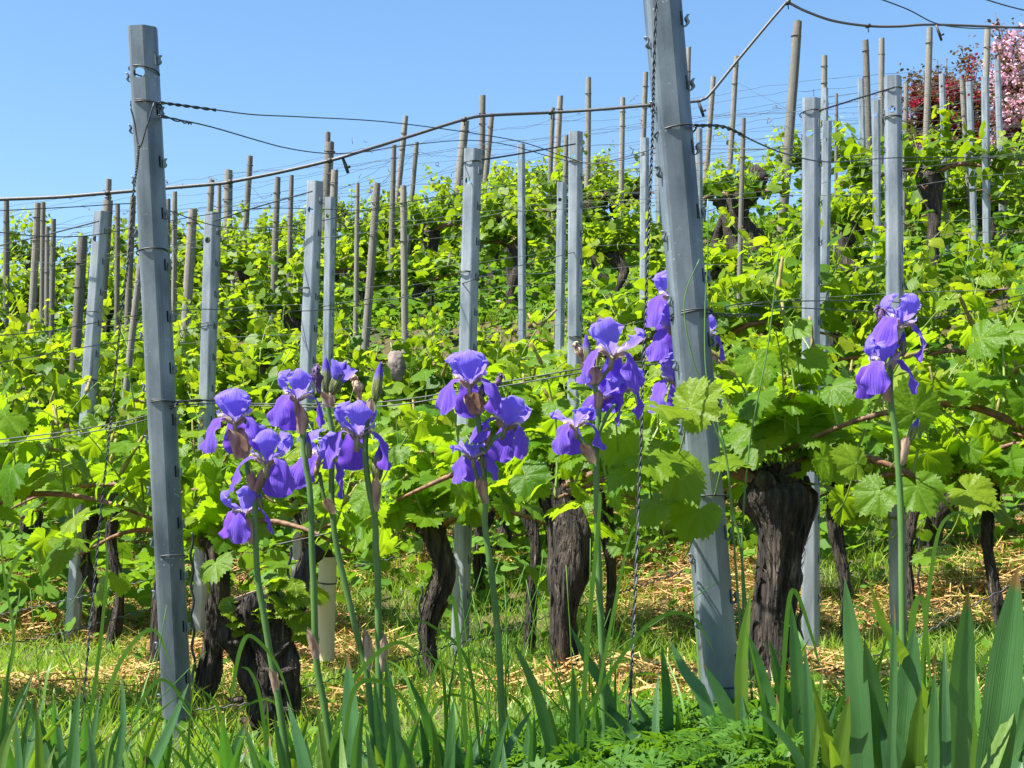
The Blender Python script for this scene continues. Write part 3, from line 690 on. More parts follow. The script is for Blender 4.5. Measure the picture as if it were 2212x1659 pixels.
def post_mesh(name, L, ridge, depth, seed, length_slots=13):
    """open folded-steel post, origin at the foot, round hole near the top and a slot at each wire hook"""
    prof = [(-.026, depth + .004), (-.0315, depth), (-.032, .008), (-.029, .002), (-.024, 0), (ridge - .004, -.004), (ridge + .001, -.0025), (.0305, .018), (.032, .022), (.032, depth), (.026, depth + .005), (.008, depth + .006)]
    inner = offset_profile(prof, .0022); n = len(prof)
    ring = np.concatenate([np.array(prof), inner[::-1]]); m = len(ring)
    zs = np.linspace(0, L, 30); V = np.concatenate([np.column_stack([ring, np.full(m, z)]) for z in zs])
    Q = [(i * m + k, i * m + (k + 1) % m, (i + 1) * m + (k + 1) % m, (i + 1) * m + k) for i in range(len(zs) - 1) for k in range(m)]
    Q += [(k + 1, k, m - 1 - k, m - 2 - k) for k in range(n - 1)]
    o_ = (len(zs) - 1) * m; Q += [(o_ + k, o_ + k + 1, o_ + m - 2 - k, o_ + m - 1 - k) for k in range(n - 1)]
    b = MB(); b.add(V, [np.array(Q)]); o = b.build(name, m_metal, smooth=False)
    cut = MB(); zc = L - .125
    cut.tube(np.array([[-.009, -.05, zc], [-.009, .024, zc]]), .0135, 20)
    rd = nrm(np.array([.0305 - ridge, .0205, 0])); rn = np.array([rd[1], -rd[0], 0])
    c0 = np.array([.0305, .018, 0]) - rd * .006
    for k in range(length_slots):
        c = c0 + [0, 0, L - .085 - k * .137]
        pts = [c + rn * a + rd * e + np.array([0, 0, f]) for f in (-.015, .015) for a, e in ((-.009, -.0028), (.009, -.0028), (.009, .0028), (-.009, .0028))]
        cut.add(np.array(pts), [np.array([[3, 2, 1, 0], [4, 5, 6, 7], [0, 1, 5, 4], [1, 2, 6, 5], [2, 3, 7, 6], [3, 0, 4, 7]])])
    c = cut.build("cutter", m_metal, smooth=False)
    md = o.modifiers.new("holes", 'BOOLEAN'); md.object = c; md.operation = 'DIFFERENCE'; md.solver = 'EXACT'
    dg = bpy.context.evaluated_depsgraph_get(); me = bpy.data.meshes.new_from_object(o.evaluated_get(dg)); me.name = name
    bpy.data.objects.remove(o); bpy.data.objects.remove(c)
    return me

POST_L = 2.35
me_front = post_mesh("metal_post", POST_L, .008, .045, 1); me_front.materials.clear(); me_front.materials.append(m_metal_old)
me_line = post_mesh("metal_post", POST_L, .012, .040, 2)
hb = MB()   # little tongue punched out of the edge, bent into a wire hook
hp = cr([(-.001, -.011), (.0045, -.009), (.0075, -.003), (.0055, .003), (.0060, .008), (.0085, .012)], 12)
hv_ = np.array([(x_ + o_, y_, z_) for (x_, z_) in hp for (y_, o_) in ((-.004, -.003), (.004, -.003), (.004, .001), (-.004, .001))])
hb.add(hv_, [np.array([(4 * k + a, 4 * k + (a + 1) % 4, 4 * k + 4 + (a + 1) % 4, 4 * k + 4 + a) for k in range(11) for a in range(4)]), np.array([(3, 2, 1, 0), (44, 45, 46, 47)])])
me_hook = hb.mesh("wire_hook", m_metal_old)

def put_post(me, top, foot, yaw, label, wscale=1.0, hooks=True, d_=9, group="galvanised trellis posts"):
    ax = nrm(top - foot); base = top - ax * POST_L
    z = Vector(ax); x = Vector((math.cos(yaw), math.sin(yaw), 0)); x = (x - z * x.dot(z)).normalized(); y = z.cross(x)
    o = bpy.data.objects.new("metal_post", me); COL.objects.link(o)
    o.matrix_world = Matrix.Translation(base) @ Matrix((x, y, z)).transposed().to_4x4() @ Matrix.Diagonal((wscale, wscale, 1, 1))
    tag(o, label, "metal post", group)
    if hooks:
        for k in range(13):
            for sx, dz in ((1, 0), (-1, -.045)):
                h = bpy.data.objects.new("wire_hook", me_hook); COL.objects.link(h); h.parent = o
                h.location = (.031 * sx, .02 if sx > 0 else .012, POST_L - .09 - k * .137 + dz)
                h.scale = (sx, 1, 1) if d_ > 4 else (sx * 1.25, 1.3, 1.1)
    return o

metal = [  # top u, v, foot u, v, depth, width scale, hooks, label
    (304, 54, 385, 1640, 3.75, 1.12, 1, "tall galvanised end post at the front left, topped by a round hole"),
    (1412, -330, 1572, 1545, 3.0, 1.22, 1, "widest galvanised end post at the front, its top out of the picture"),
    (215, 455, 150, 1395, 6.3, .95, 1, "galvanised line post leaning right beside the twisted wire on the left"),
    (455, 457, 426, 1440, 6.2, .98, 1, "galvanised line post just right of the front left post"),
    (678, 390, 637, 1390, 6.1, .98, 1, "galvanised line post behind the left iris cluster, taller of the pair"),
    (712, 425, 702, 1060, 9.3, 1.0, 0, "thinner galvanised post standing close right of the taller one in a pair"),
    (1019, 320, 990, 1420, 5.5, 1.0, 1, "galvanised line post rising behind the central iris"),
    (1125, 310, 1128, 800, 12.5, 1.0, 0, "slim distant galvanised post between the central post and the middle pair"),
    (1213, 393, 1204, 985, 10.0, 1.0, 0, "lower galvanised post at the left of the middle pair"),
    (1243, 283, 1238, 1160, 6.9, 1.04, 1, "taller galvanised post at the right of the middle pair"),
    (1392, 297, 1389, 855, 10.8, 1.0, 0, "distant galvanised post left of the long twisted wire of the front right post"),
    (1417, 248, 1428, 690, 13.6, 1.0, 0, "slim distant galvanised post half hidden by the front right post"),
    (1509, 277, 1512, 720, 13.3, 1.0, 0, "short distant galvanised post just right of the front right post"),
    (1754, 210, 1752, 1440, 4.9, .96, 1, "galvanised line post right of the front right post, nearest of the second row"),
    (1787, 261, 1778, 890, 9.4, 1.0, 0, "galvanised post peeping out behind the nearest second-row post"),
    (1782, 189, 1781, 700, 12.6, .9, 0, "far galvanised post above the one behind the nearest second-row post"),
    (1931, 162, 1943, 1330, 5.2, .97, 1, "galvanised line post rising behind the single right iris"),
    (1894, 215, 1897, 745, 11.5, 1.0, 0, "galvanised post close left of the post behind the right iris"),
    (1860, 169, 1872, 640, 13.0, .88, 0, "slim far galvanised post beside two wooden posts on the right"),
    (2035, 159, 2050, 600, 14.0, .9, 0, "far galvanised post in front of the red blossom bush"),
    (2094, 176, 2110, 640, 13.5, .95, 0, "far galvanised post between the red bush and the pink tree, lower top"),
    (2129, 165, 2134, 700, 12.3, 1.05, 0, "far galvanised post standing against a tall wooden post near the pink tree"),
    (2155, 128, 2172, 640, 14.0, .95, 0, "rightmost far galvanised post before the pink blossom tree"),
]
for (ut, vt, ub, vb, d, ws, hk, lab) in metal:
    yaw = -.16 if d > 4 else .10
    put_post(me_front if d < 4 else me_line, at(ut, vt, d), at(ub, vb, d), yaw + random.uniform(-.06, .06), lab, ws, hk, d)

# ------------------------------------------------------------------ wooden posts
def wood_mesh(seed):
    r = random.Random(seed); n = 14; m = 14; V = []
    kx = r.uniform(-.25, .25); ky = r.uniform(-.25, .25)
    for i in range(m):
        t = i / (m - 1); rad = 1.08 - .12 * t
        if i == m - 1: rad *= .93
        for k in range(n):
            th = 2 * PI * k / n
            w = rad * (1 + .07 * mnoise.noise(Vector((math.cos(th) * 1.5 + seed * 5, math.sin(th) * 1.5, t * 6))) + .05 * mnoise.noise(Vector((math.cos(th) * 6, math.sin(th) * 6 + seed, t * 2))))
            zz = t if i < m - 1 else 1.0 + .006 * mnoise.noise(Vector((math.cos(th), math.sin(th), seed)))
            V.append((w * math.cos(th) + kx * math.sin(t * 3), w * math.sin(th) + ky * math.sin(t * 2.4), zz if i < m - 2 else (zz - (.006 if i == m - 2 else 0))))
    V.append((kx * math.sin(3), ky * math.sin(2.4), 1.0))
    Q = [(i * n + k, i * n + (k + 1) % n, (i + 1) * n + (k + 1) % n, (i + 1) * n + k) for i in range(m - 1) for k in range(n)]
    T = [((m - 1) * n + k, (m - 1) * n + (k + 1) % n, m * n) for k in range(n)]
    b = MB(); b.add(np.array(V), [np.array(Q), np.array(T)]); return b.mesh("wooden_post", m_wood)
me_wood = [wood_mesh(s) for s in range(5)]

wood = [  # top u, v, width, lower u, v, label
    (14, 434, 13, 12, 640, "weathered wooden post at the very left edge"),
    (81, 438, 16, 72, 600, "stouter wooden post of a close pair near the left edge"),
    (94, 437, 11, 92, 600, "thin wooden post tight against the stouter one near the left edge"),
    (102, 489, 10, 101, 600, "small low wooden post right of the close pair near the left edge"),
    (115, 473, 12, 112, 600, "low wooden post with a snag of wire on top, near the left edge"),
    (178, 511, 22, 168, 670, "short thick wooden post left of the leaning left metal post"),
    (235, 387, 14, 230, 560, "wooden post under the grey pipe at the left, tied to it"),
    (232, 433, 24, 216, 620, "thick split-looking wooden post leaning behind the left metal post"),
    (254, 440, 11, 253, 560, "thin wooden post between the leaning post and the front left post"),
    (288, 424, 14, 281, 600, "wooden post half hidden behind the front left post's left edge"),
    (306, 545, 15, 284, 750, "bare leaning wooden pole behind the front left post"),
    (364, 430, 11, 363, 520, "thin wooden post just right of the front left post, left of two"),
    (377, 414, 12, 376, 520, "thin wooden post just right of the front left post, right of two"),
    (417, 452, 21, 403, 680, "stout wooden post left of the metal post beside the front left post"),
    (457, 388, 14, 452, 470, "wooden post touching the pipe above a metal post's top"),
    (474, 398, 11, 473, 470, "thin wooden post in the gap below the pipe joint at left"),
    (493, 367, 19, 487, 640, "grey wooden post crossing the pipe with a collar at their meeting"),
    (541, 337, 13, 530, 540, "slim wooden post standing well above the pipe at left"),
    (600, 383, 14, 594, 550, "wooden post below the pipe, left of a thinner one"),
    (629, 379, 11, 624, 560, "thinner wooden post below the pipe, left of the metal pair"),
    (708, 286, 13, 700, 600, "slim wooden post showing above the thick post at the pipe nozzle"),
    (714, 307, 21, 692, 660, "thick wooden post carrying the pipe at the left drop nozzle"),
    (722, 367, 17, 714, 560, "broken stub-topped wooden post right against the left nozzle post"),
    (772, 395, 10, 770, 540, "small thin wooden post wrapped in yellow leaves"),
    (814, 395, 17, 803, 540, "stout dark-topped wooden post below the rising pipe"),
    (851, 314, 12, 849, 420, "wooden post just left of the leaning one that crosses the pipe"),
    (876, 250, 12, 850, 500, "tall wooden post leaning right across the rising pipe"),
    (901, 307, 11, 890, 440, "slim wooden post right of the tall leaning one"),
    (871, 401, 15, 873, 610, "low upright wooden post under the tall leaning one"),
    (1006, 261, 19, 968, 640, "thick leaning wooden post holding the pipe above the central metal post"),
    (1043, 206, 14, 1040, 370, "tall wooden post rising above the pipe behind the central metal post"),
    (1062, 245, 12, 1050, 370, "wooden post under the pipe right of the tall central one"),
    (1194, 233, 11, 1190, 350, "shorter wooden post at the left of a pair near the pipe joint"),
    (1211, 207, 13, 1203, 350, "taller wooden post at the right of a pair near the pipe joint"),
    (1224, 293, 11, 1221, 400, "wooden post peeping out left of the taller middle metal post"),
    (1271, 167, 13, 1266, 480, "tall wooden post on the skyline right of the middle metal pair"),
    (1346, 211, 12, 1343, 440, "wooden post on the skyline with a dark old vine at its foot"),
    (1396, 156, 12, 1389, 340, "tall wooden skyline post left of the front right post"),
    (1488, 102, 11, 1484, 280, "wooden post peeping out right behind the front right post"),
    (1541, 166, 12, 1533, 275, "wooden post below the steep part of the pipe"),
    (1591, 121, 12, 1580, 290, "wooden post crossed near its top by the steep pipe"),
    (1606, 255, 11, 1603, 390, "short thin wooden post among the vines on the crest"),
    (1722, 46, 20, 1695, 405, "thickest and palest wooden post on the right skyline, leaning right"),
    (1781, 120, 13, 1780, 260, "wooden post above the nearest second-row metal post"),
    (1807, 202, 7, 1806, 300, "very thin wooden stick against the sky on the right"),
    (1869, 87, 14, 1877, 350, "left of two tall wooden posts with the red tips beyond"),
    (1905, 83, 13, 1903, 250, "right of two tall wooden posts, wrapped with wire twice"),
    (1957, 180, 11, 1953, 350, "short wooden post left of the red blossom bush"),
    (2008, 59, 14, 1998, 360, "tall wooden post reaching the pipe, in front of the red bush"),
    (2077, 172, 11, 2084, 300, "grey wooden post inside the red blossom bush"),
    (2134, 60, 14, 2126, 300, "tall pale wooden post below the pipe, left of the pink tree"),
]
WOOD_TOPS = []
bandm = MB(); th_ = np.linspace(0, 2 * PI, 15)
bandm.tube(np.stack([1.07 * np.cos(th_), 1.07 * np.sin(th_), .02 * np.sin(th_ * 2 + 1)], 1), .11, 5, cap=False)
me_band = bandm.mesh("wire_band", m_band)
for i, (u, v, w, u2, v2, lab) in enumerate(wood):
    best = None
    for d in np.linspace(9, 18.4, 160):
        p = at(u, v, d); h = p[2] - float(ground(p[0], p[1]))
        e = abs(h - (2.6 if w == 20 else 2.0))
        if best is None or e < best[0]: best = (e, d)
    d = best[1]
    top = at(u, v, d); rad = w * d / 3072 / 2
    ax = nrm(top - at(u2, v2, d)); g = float(ground(top[0], top[1])); L = (top[2] - g) / max(.5, ax[2]) + .35
    base = top - ax * L
    o = bpy.data.objects.new("wooden_post", me_wood[i % 5]); COL.objects.link(o)
    q = Vector(ax).to_track_quat('Z', 'Y'); o.rotation_mode = 'QUATERNION'; o.rotation_quaternion = q @ Matrix.Rotation(random.random() * 6.28, 3, 'Z').to_quaternion()
    o.location = base; o.scale = (rad, rad, L); tag(o, lab, "wooden post", "weathered wooden trellis posts")
    WOOD_TOPS.append((top, ax, d, rad))
    for k in range(random.choice([1, 2, 2])):
        c = bpy.data.objects.new("wire_band", me_band); COL.objects.link(c); c.parent = o
        c.location = (0, 0, 1 - (.12 + .22 * k + random.uniform(0, .12)) / L); c.scale = (1, 1, rad / L * 1.0)

# ------------------------------------------------------------------ irrigation pipe
pipe_px = [(-40, 432, 13), (120, 426, 13), (233, 417, 13), (340, 408, 13), (470, 397, 13), (497, 393, 13), (600, 373, 13), (712, 347, 13), (770, 330, 13), (880, 296, 13.2), (1003, 258, 13.4), (1060, 249, 13.6), (1190, 243, 14), (1300, 236, 14), (1405, 227, 14), (1500, 219, 14), (1517, 215, 14), (1535, 202, 14), (1600, 122, 14), (1698, 6, 14), (1706, 7, 14), (1740, 24, 14.5), (1800, 45, 15), (1875, 56, 15.5), (1940, 57, 15.6), (2008, 53, 15.7), (2134, 57, 16), (2260, 62, 16)]
rp_ = thing("irrigation_pipe", "grey irrigation pipe strung from post top to post top along the crest", "pipe", at(1190, 243, 14))
b = MB(); b.tube(cr([at(*p) for p in pipe_px], 150), np.linspace(.0175, .014, 150), 8); b.build("pipe", m_hose, rp_)
for (u, v, d) in ((740, 340, 13), (1508, 218, 14), (2022, 54, 15.7)):
    b = MB(); b.tube(np.array([at(u, v, d), at(u + 6, v + 16, d), at(u + 12, v + 34, d)]), np.array([.012, .017, .014]), 8)
    b.tube(np.array([at(u + 8, v + 22, d), at(u + 17, v + 20, d)]), .012, 8); b.build("drop_nozzle", m_black, rp_)
for (u, v, d) in ((233, 417, 13), (497, 393, 13), (712, 347, 13), (1003, 258, 13.4), (1190, 243, 14), (1405, 227, 14), (1875, 56, 15.5), (1702, 6, 14)):
    b = MB(); b.tube(np.array([at(u - 5, v + 1, d), at(u + 5, v - 1, d)]), .024, 8); b.tube(np.array([at(u, v, d), at(u + 1, v + 14, d)]), .006, 5); b.build("collar", m_black, rp_)

# ------------------------------------------------------------------ wires
def wire(pts, r, label, mat=m_dark_metal, n=40, crimp=0.0, name="trellis_wire", cat="wire", group="trellis wires"):
    P = cr([at(*p) for p in pts], n)
    if crimp:
        L = np.linalg.norm(np.diff(P, axis=0), axis=1).sum(); m = int(L / .007); P = cr(P[::2], m)
        P[:, 2] += crimp * np.sin(np.arange(m) * 2 * PI / 5.0)
    b = MB(); b.tube(P, r, 6, cap=True); o = b.build(name, mat, None, origin=P[0]); tag(o, label, cat, group); return o

def twisted(pts, r, R, pitch, label, name="twisted_wire", cat="wire", group=None, mat=m_dark_metal):
    P0 = cr([at(*p) for p in pts], 60); L = np.linalg.norm(np.diff(P0, axis=0), axis=1).sum()
    m = int(L / pitch * 9); P = cr(P0, m); tan = np.gradient(P, axis=0); tan /= np.linalg.norm(tan, axis=1)[:, None]
    a = np.cross(tan, [0, 1, 0.01]); a /= np.linalg.norm(a, axis=1)[:, None]; c = np.cross(tan, a)
    ph = np.arange(m) * 2 * PI / 9
    b = MB()
    for k in (0, PI):
        b.tube(P + R * (np.cos(ph + k)[:, None] * a + np.sin(ph + k)[:, None] * c), r, 6)
    o = b.build(name, mat, None, origin=P[0])
    return tag(o, label, cat, group)

twisted([(300, 313, 3.68), (297, 353, 3.68), (288, 420, 3.68), (278, 553, 3.67), (263, 670, 3.66), (245, 853, 3.64), (235, 953, 3.62), (220, 1086, 3.6), (207, 1223, 3.57), (190, 1406, 3.5), (173, 1600, 3.45)], .0016, .0019, .034, "long twisted anchor wire slanting down from the front left post")
twisted([(1420, -60, 2.86), (1413, 133, 2.85), (1411, 233, 2.85), (1408, 333, 2.84), (1403, 450, 2.82), (1399, 560, 2.8), (1394, 686, 2.78), (1389, 803, 2.75), (1386, 920, 2.72), (1379, 1086, 2.68), (1371, 1306, 2.6), (1363, 1473, 2.55), (1354, 1680, 2.5)], .0016, .0018, .034, "long twisted anchor wire hanging down left of the front right post")
# anchor loop on the front left post
wire([(282, 232, 3.70), (290, 262, 3.70), (301, 318, 3.69), (316, 276, 3.69), (333, 222, 3.70)], .0022, "V-shaped wire yoke across the front left post", n=24)
R_ = .0020
wire([(343, 222, 3.74), (400, 229, 3.85), (470, 238, 4.0), (552, 248, 4.3), (660, 253, 4.6), (860, 266, 5.2), (1106, 302, 5.9), (1210, 335, 6.2), (1265, 351, 6.2), (1310, 349, 6.0), (1400, 325, 5.6), (1445, 308, 5.3)], R_, "upper of two slack wires running right from the front left post", n=60)
wire([(343, 250, 3.74), (448, 272, 4.0), (552, 302, 4.3), (620, 320, 4.6), (700, 331, 5.0), (780, 329, 5.3), (870, 315, 5.6), (1010, 303, 6.0), (1106, 315, 6.3), (1206, 343, 6.6), (1290, 354, 6.6), (1420, 330, 6.4), (1520, 322, 6.2), (1700, 322, 6.0)], R_, "lower of two slack wires running right from the front left post", n=60)
twisted([(345, 222, 3.72), (400, 229, 3.85), (466, 238, 3.98)], .0020, .0030, .085, "twisted wire tail at the upper slack wire of the front left post", name="wire_splice", cat="wire splice")
twisted([(345, 250, 3.72), (395, 263, 3.85), (412, 267, 3.9)], .0020, .0030, .085, "twisted wire tail at the lower slack wire of the front left post", name="wire_splice", cat="wire splice")
wire([(1497, 273, 3.0), (1560, 273, 3.15), (1600, 290, 3.3), (1640, 310, 3.5), (1700, 333, 3.8), (1790, 350, 4.3), (1910, 342, 4.9), (2000, 340, 5.3), (2250, 342, 6)], R_, "slack wire running right from the ring near the front right post's top", n=50)
twisted([(1500, 272, 3.0), (1560, 274, 3.15), (1608, 294, 3.32)], .0019, .0030, .085, "twisted wire tail right of the front right post", name="wire_splice", cat="wire splice")
twisted([(1530, 678, 3.0), (1570, 681, 3.1), (1640, 682, 3.3)], .0018, .0030, .085, "twisted wire splice at the front right post beside the green stalks", name="wire_splice", cat="wire splice")
wire([(1568, 672, 3.05), (1575, 661, 3.1), (1659, 652, 3.4), (1900, 650, 4.2), (2000, 662, 4.5), (2070, 667, 4.7), (2260, 625, 5)], .0016, "upper wire of the pair running right behind the single right iris", n=50)
wire([(1598, 668, 3.1), (1612, 660, 3.15), (1659, 662, 3.3), (1870, 673, 4.1), (1990, 687, 4.4), (2060, 681, 4.6), (2260, 636, 5)], .0016, "lower wire of the pair running right behind the single right iris", n=50)
wire([(-20, 456, 5), (160, 447, 5.2), (290, 440, 5.4), (358, 453, 5.5), (420, 475, 5.6), (480, 490, 5.8), (560, 492, 6), (680, 480, 6.2), (860, 440, 6.6), (1106, 400, 7.2)], .002, "dark wire sagging below the pipe at the left, highest there", n=50)
wire([(-20, 500, 5), (100, 511, 5.2), (200, 508, 5.4), (300, 490, 5.6), (420, 468, 5.8), (560, 450, 6.2), (700, 452, 6.6), (830, 452, 7), (990, 420, 7.4)], .002, "dark wire crossing the left metal posts below their tops", n=50)
wire([(-20, 726, 4.6), (100, 716, 4.9), (200, 698, 5.2), (307, 680, 5.5), (430, 668, 5.7), (560, 672, 5.9), (720, 668, 6.1), (880, 640, 6.3), (1000, 612, 5.5), (1060, 590, 5.6), (1240, 545, 6.9)], .002, "wire crossing the left vines at the height of the leafy shoots", n=60)
wire([(-20, 787, 4.6), (183, 750, 5.2), (310, 730, 5.5), (440, 705, 5.8), (640, 672, 6.1), (800, 645, 6.3)], .0017, "thin wire just under the one crossing the left leafy shoots", n=40)
for k, (off, w_) in enumerate(((0, "upper"), (9, "lower"))):
    wire([(-20, 952 + off, 3.9), (167, 929 + off, 3.85), (317, 898 + off, 3.8), (382, 872 + off * .5, 3.75)], .0018, f"{w_} wire of the pair low in the front left vines", n=30)
    wire([(382, 868 + off * .8, 3.76), (470, 863 + off, 3.78), (560, 872 + off * .5, 3.8), (832, 868 + off, 3.7), (1106, 822 + off, 3.6), (1260, 796 + off, 3.5), (1480, 770 + off, 3.15)], .0018, f"{w_} wire of the pair running behind the iris flowers", n=50)
twisted([(380, 868, 3.74), (430, 865, 3.77), (470, 864, 3.8)], .0019, .0030, .085, "twisted wire tail beside the lower ring of the front left post", name="wire_splice", cat="wire splice")
for (p, lab) in (([(-20, 535, 6.4), (100, 507, 6.3), (213, 478, 6.2)], "stranded cable tied to the top of the leaning left metal post"),
                 ([(460, 478, 6.15), (552, 448, 6.1), (675, 413, 6.05)], "stranded cable between the two left line posts' tops"),
                 ([(1020, 348, 5.45), (1106, 335, 6.1), (1243, 311, 6.85)], "stranded cable from the central post to the middle pair"),
                 ([(1768, 240, 4.85), (1850, 214, 5.0), (1932, 189, 5.15)], "stranded cable between the two right second-row posts")):
    twisted(p, .0018, .0022, .02, lab, name="stranded_cable", cat="cable", group="stranded cables")
for (p, lab) in (([(-20, 1398, 4.4), (130, 1368, 4.4), (200, 1350, 4.3), (345, 1310, 4.2)], "lower crimped wire near the ground at the left"),
                 ([(-20, 1332, 5.4), (150, 1295, 5.3), (330, 1250, 5.2)], "upper crimped wire near the ground at the left"),
                 ([(640, 1490, 4.1), (853, 1428, 4.2), (1003, 1386, 4.3), (1106, 1356, 4.2), (1266, 1303, 3.9), (1373, 1269, 3.6), (1511, 1222, 3.1)], "crimped wire near the ground from the stump to the front right post"),
                 ([(1880, 1420, 4), (1992, 1370, 4), (2092, 1313, 4), (2240, 1236, 4)], "crimped wire near the ground behind the right iris leaves"),
                 ([(766, 1223, 4.9), (830, 1210, 4.9), (906, 1191, 4.85)], "short crimped wire between the beige tube and the slim trunk"),
                 ([(420, 1535, 3.75), (520, 1522, 3.76), (590, 1508, 3.77)], "crimped wire at the stump's foot")):
    wire(p, .0019, lab, m_dark_metal, 30, crimp=.0028, name="crimped_wire", group="crimped wires near the ground")
wire([(590, 1178, 4.0), (650, 1165, 4), (720, 1150, 4)], .002, "short straight wire with a clip above the stump", n=10)
wire([(1880, -10, 5), (1960, 20, 5.2), (2020, 50, 5.4), (2080, 60, 5.7), (2150, 61, 6), (2260, 54, 6.4)], .0024, "dark cable swooping below the pipe at the top right", n=40)
wire([(2120, -4, 5), (2180, 14, 5), (2260, 33, 5)], .0024, "dark cable cutting the top right corner", n=12)
# rings round posts
def ring(u, v, d, w, tilt, label, k=2):
    c = at(u, v, d); b = MB(); th = np.linspace(0, 2 * PI, 25)
    for j in range(k):
        P = np.stack([c[0] + (w / 2 + .003) * np.cos(th), c[1] + .026 + .034 * np.sin(th), c[2] + j * .005 + tilt * np.cos(th) - .004 * np.sin(th + j)], 1)
        b.tube(P, .002, 6, cap=False)
    o = b.build("wire_ring", m_dark_metal, None, origin=c); tag(o, label, "wire ring", "wire rings round the posts")
for a in ((311, 223, 3.75, .076, -.001, "top wire ring on the front left post"), (345, 870, 3.75, .076, .002, "wire ring on the front left post beside the left iris"), (323, 540, 3.75, .076, .004, "thin wire ring on the front left post at mid height", 1), (367, 1203, 3.75, .076, .002, "low wire ring on the front left post", 1), (306, 147, 3.75, .074, -.006, "wire stub ring threaded through the front left post's round hole", 1),
          (1462, 277, 3.0, .082, .008, "upper wire ring on the front right post", 1), (1497, 677, 3.0, .082, .008, "doubled wire ring on the front right post behind the green stalks"), (1535, 1074, 3.0, .082, .002, "wire ring on the shaded part of the front right post", 1), (1570, 1490, 3.0, .082, .002, "lowest wire ring near the foot of the front right post", 1),
          (1008, 590, 5.5, .066, .002, "wire ring on the central line post"), (1019, 350, 5.5, .066, .004, "wire ring at the top of the central line post", 1), (1241, 730, 6.9, .066, .001, "wire ring on the taller middle post"), (1243, 350, 6.9, .066, 0, "wire ring near the top of the taller middle post"), (1753, 240, 4.9, .064, .004, "wire ring at the top of the nearest second-row post", 1),
          (1931, 192, 5.2, .064, .006, "wire ring at the top of the post behind the right iris", 1), (1931, 254, 5.2, .064, .004, "doubled wire ring on the post behind the right iris"), (660, 625, 6.1, .064, .001, "wire ring on the taller post of the left pair"), (197, 675, 6.3, .062, 0, "upper wire ring on the leaning left metal post", 1), (190, 822, 6.3, .062, 0, "lower wire ring on the leaning left metal post"), (443, 700, 6.2, .064, .004, "wire ring on the post right of the front left post", 1)):
    ring(*a)

# thin wires of the upper rows, following each contour row
HN = ["low", "second", "third", "top"]
for ri, s in enumerate(rows):
    for hi_, h in enumerate((.95, 1.25, 1.55, 1.8)):
        if ri < 4 and hi_ in (0, 2): continue
        xs = np.linspace(-8.5, 9, 90); ys = s - .4 * xs
        k = (ys < CREST + .3) & (ys > 4) & (np.abs(xs) < .42 * ys + .6); xs, ys = xs[k], ys[k]
        if len(xs) < 6: continue
        z = ground(xs, ys); z = np.convolve(np.pad(z, 6, mode='edge'), np.ones(13) / 13, 'valid')
        ph = rng.random() * 6
        z = z + h + .05 * np.abs(np.sin(xs * .75 + ph)) * -1 + .025 * np.sin(xs * 2.6 + ph) + .01 * rng.normal(0, 1, len(xs)) + rng.normal(0, .04)
        b = MB(); P = np.stack([xs, ys, z], 1); b.tube(P, .0010 + .00008 * s, 5, cap=True)
        o = b.build("trellis_wire", m_wire_g, None, origin=P[0]); tag(o, f"thin {HN[hi_]} wire strung along the {ORD[ri + 2]} vine row up the slope", "wire", "thin wires of the upper rows")
_tops = [w_ for w_ in WOOD_TOPS if w_[2] > 11]
for i in range(26):
    a, c_ = _tops[int(rng.integers(0, len(_tops)))], _tops[int(rng.integers(0, len(_tops)))]
    A = a[0] - a[1] * rng.choice([.12, .3, .5, .75]); B2 = c_[0] - c_[1] * rng.choice([.12, .3, .5, .75]); L = np.linalg.norm(A - B2)
    if L < .8 or L > 4.5: continue
    t = np.linspace(0, 1, 30); P = A + (B2 - A) * t[:, None]; P[:, 2] -= (.03 + .03 * rng.random()) * L * 4 * t * (1 - t); P[1:-1] += rng.normal(0, .006, (28, 3))
    b = MB(); b.tube(P, .0022, 5); o = b.build("trellis_wire", m_wire_g, None, origin=P[0]); tag(o, "thin loose wire slung between two wooden posts on the crest", "wire", "loose wires between the crest posts")
# dry tendrils and clips hanging on the far wires
b = MB()
for i in range(170):
    s = rows[int(rng.integers(3, len(rows)))]; xx = rng.uniform(-6, 6); yy = s - .4 * xx
    if yy > CREST or abs(xx) > .38 * yy: continue
    p = np.array([xx, yy, float(ground(xx, yy)) + rng.choice([1.25, 1.55, 1.8]) + rng.normal(0, .03)])
    k = int(rng.integers(4, 9)); P = p + np.cumsum(rng.normal(0, .022, (k, 3)), 0); b.tube(P, .0035, 4)
tag(b.build("dry_tendrils", m_cane), "dry brown tendrils and clips left hanging on the upper wires", "tendrils", kind="stuff")

# vine stakes: wavy steel rods
def stake(pts, r, label, amp=.004, wl=.09):
    P = cr([at(*p) for p in pts], 60); L = np.linalg.norm(np.diff(P, axis=0), axis=1).cumsum(); L = np.concatenate([[0], L])
    P[:, 0] += amp * np.sin(L * 2 * PI / wl); b = MB(); b.tube(P, r, 8); o = b.build("vine_stake", m_dark_metal, None, origin=P[-1]); tag(o, label, "vine stake", "wavy steel vine stakes")
stake([(1726, 830, 3.45), (1726, 980, 3.45), (1727, 1200, 3.45), (1729, 1440, 3.45)], .0045, "wavy steel stake rising from the leaves right of the front right post", .005, .075)
stake([(911, 1265, 4.75), (907, 1340, 4.75), (905, 1470, 4.75)], .004, "wavy steel stake left of the slim furrowed trunk")
stake([(414, 1150, 4.2), (416, 1330, 4.2), (420, 1500, 4.2)], .004, "wavy steel stake at the foot of the front left post")
stake([(627, 1180, 4.05), (622, 1290, 4.05), (610, 1520, 4.05)], .004, "wavy steel stake behind the stump")
stake([(1984, 1160, 5.5), (1985, 1250, 5.5), (1986, 1400, 5.5)], .004, "wavy steel stake behind the single right iris stem")

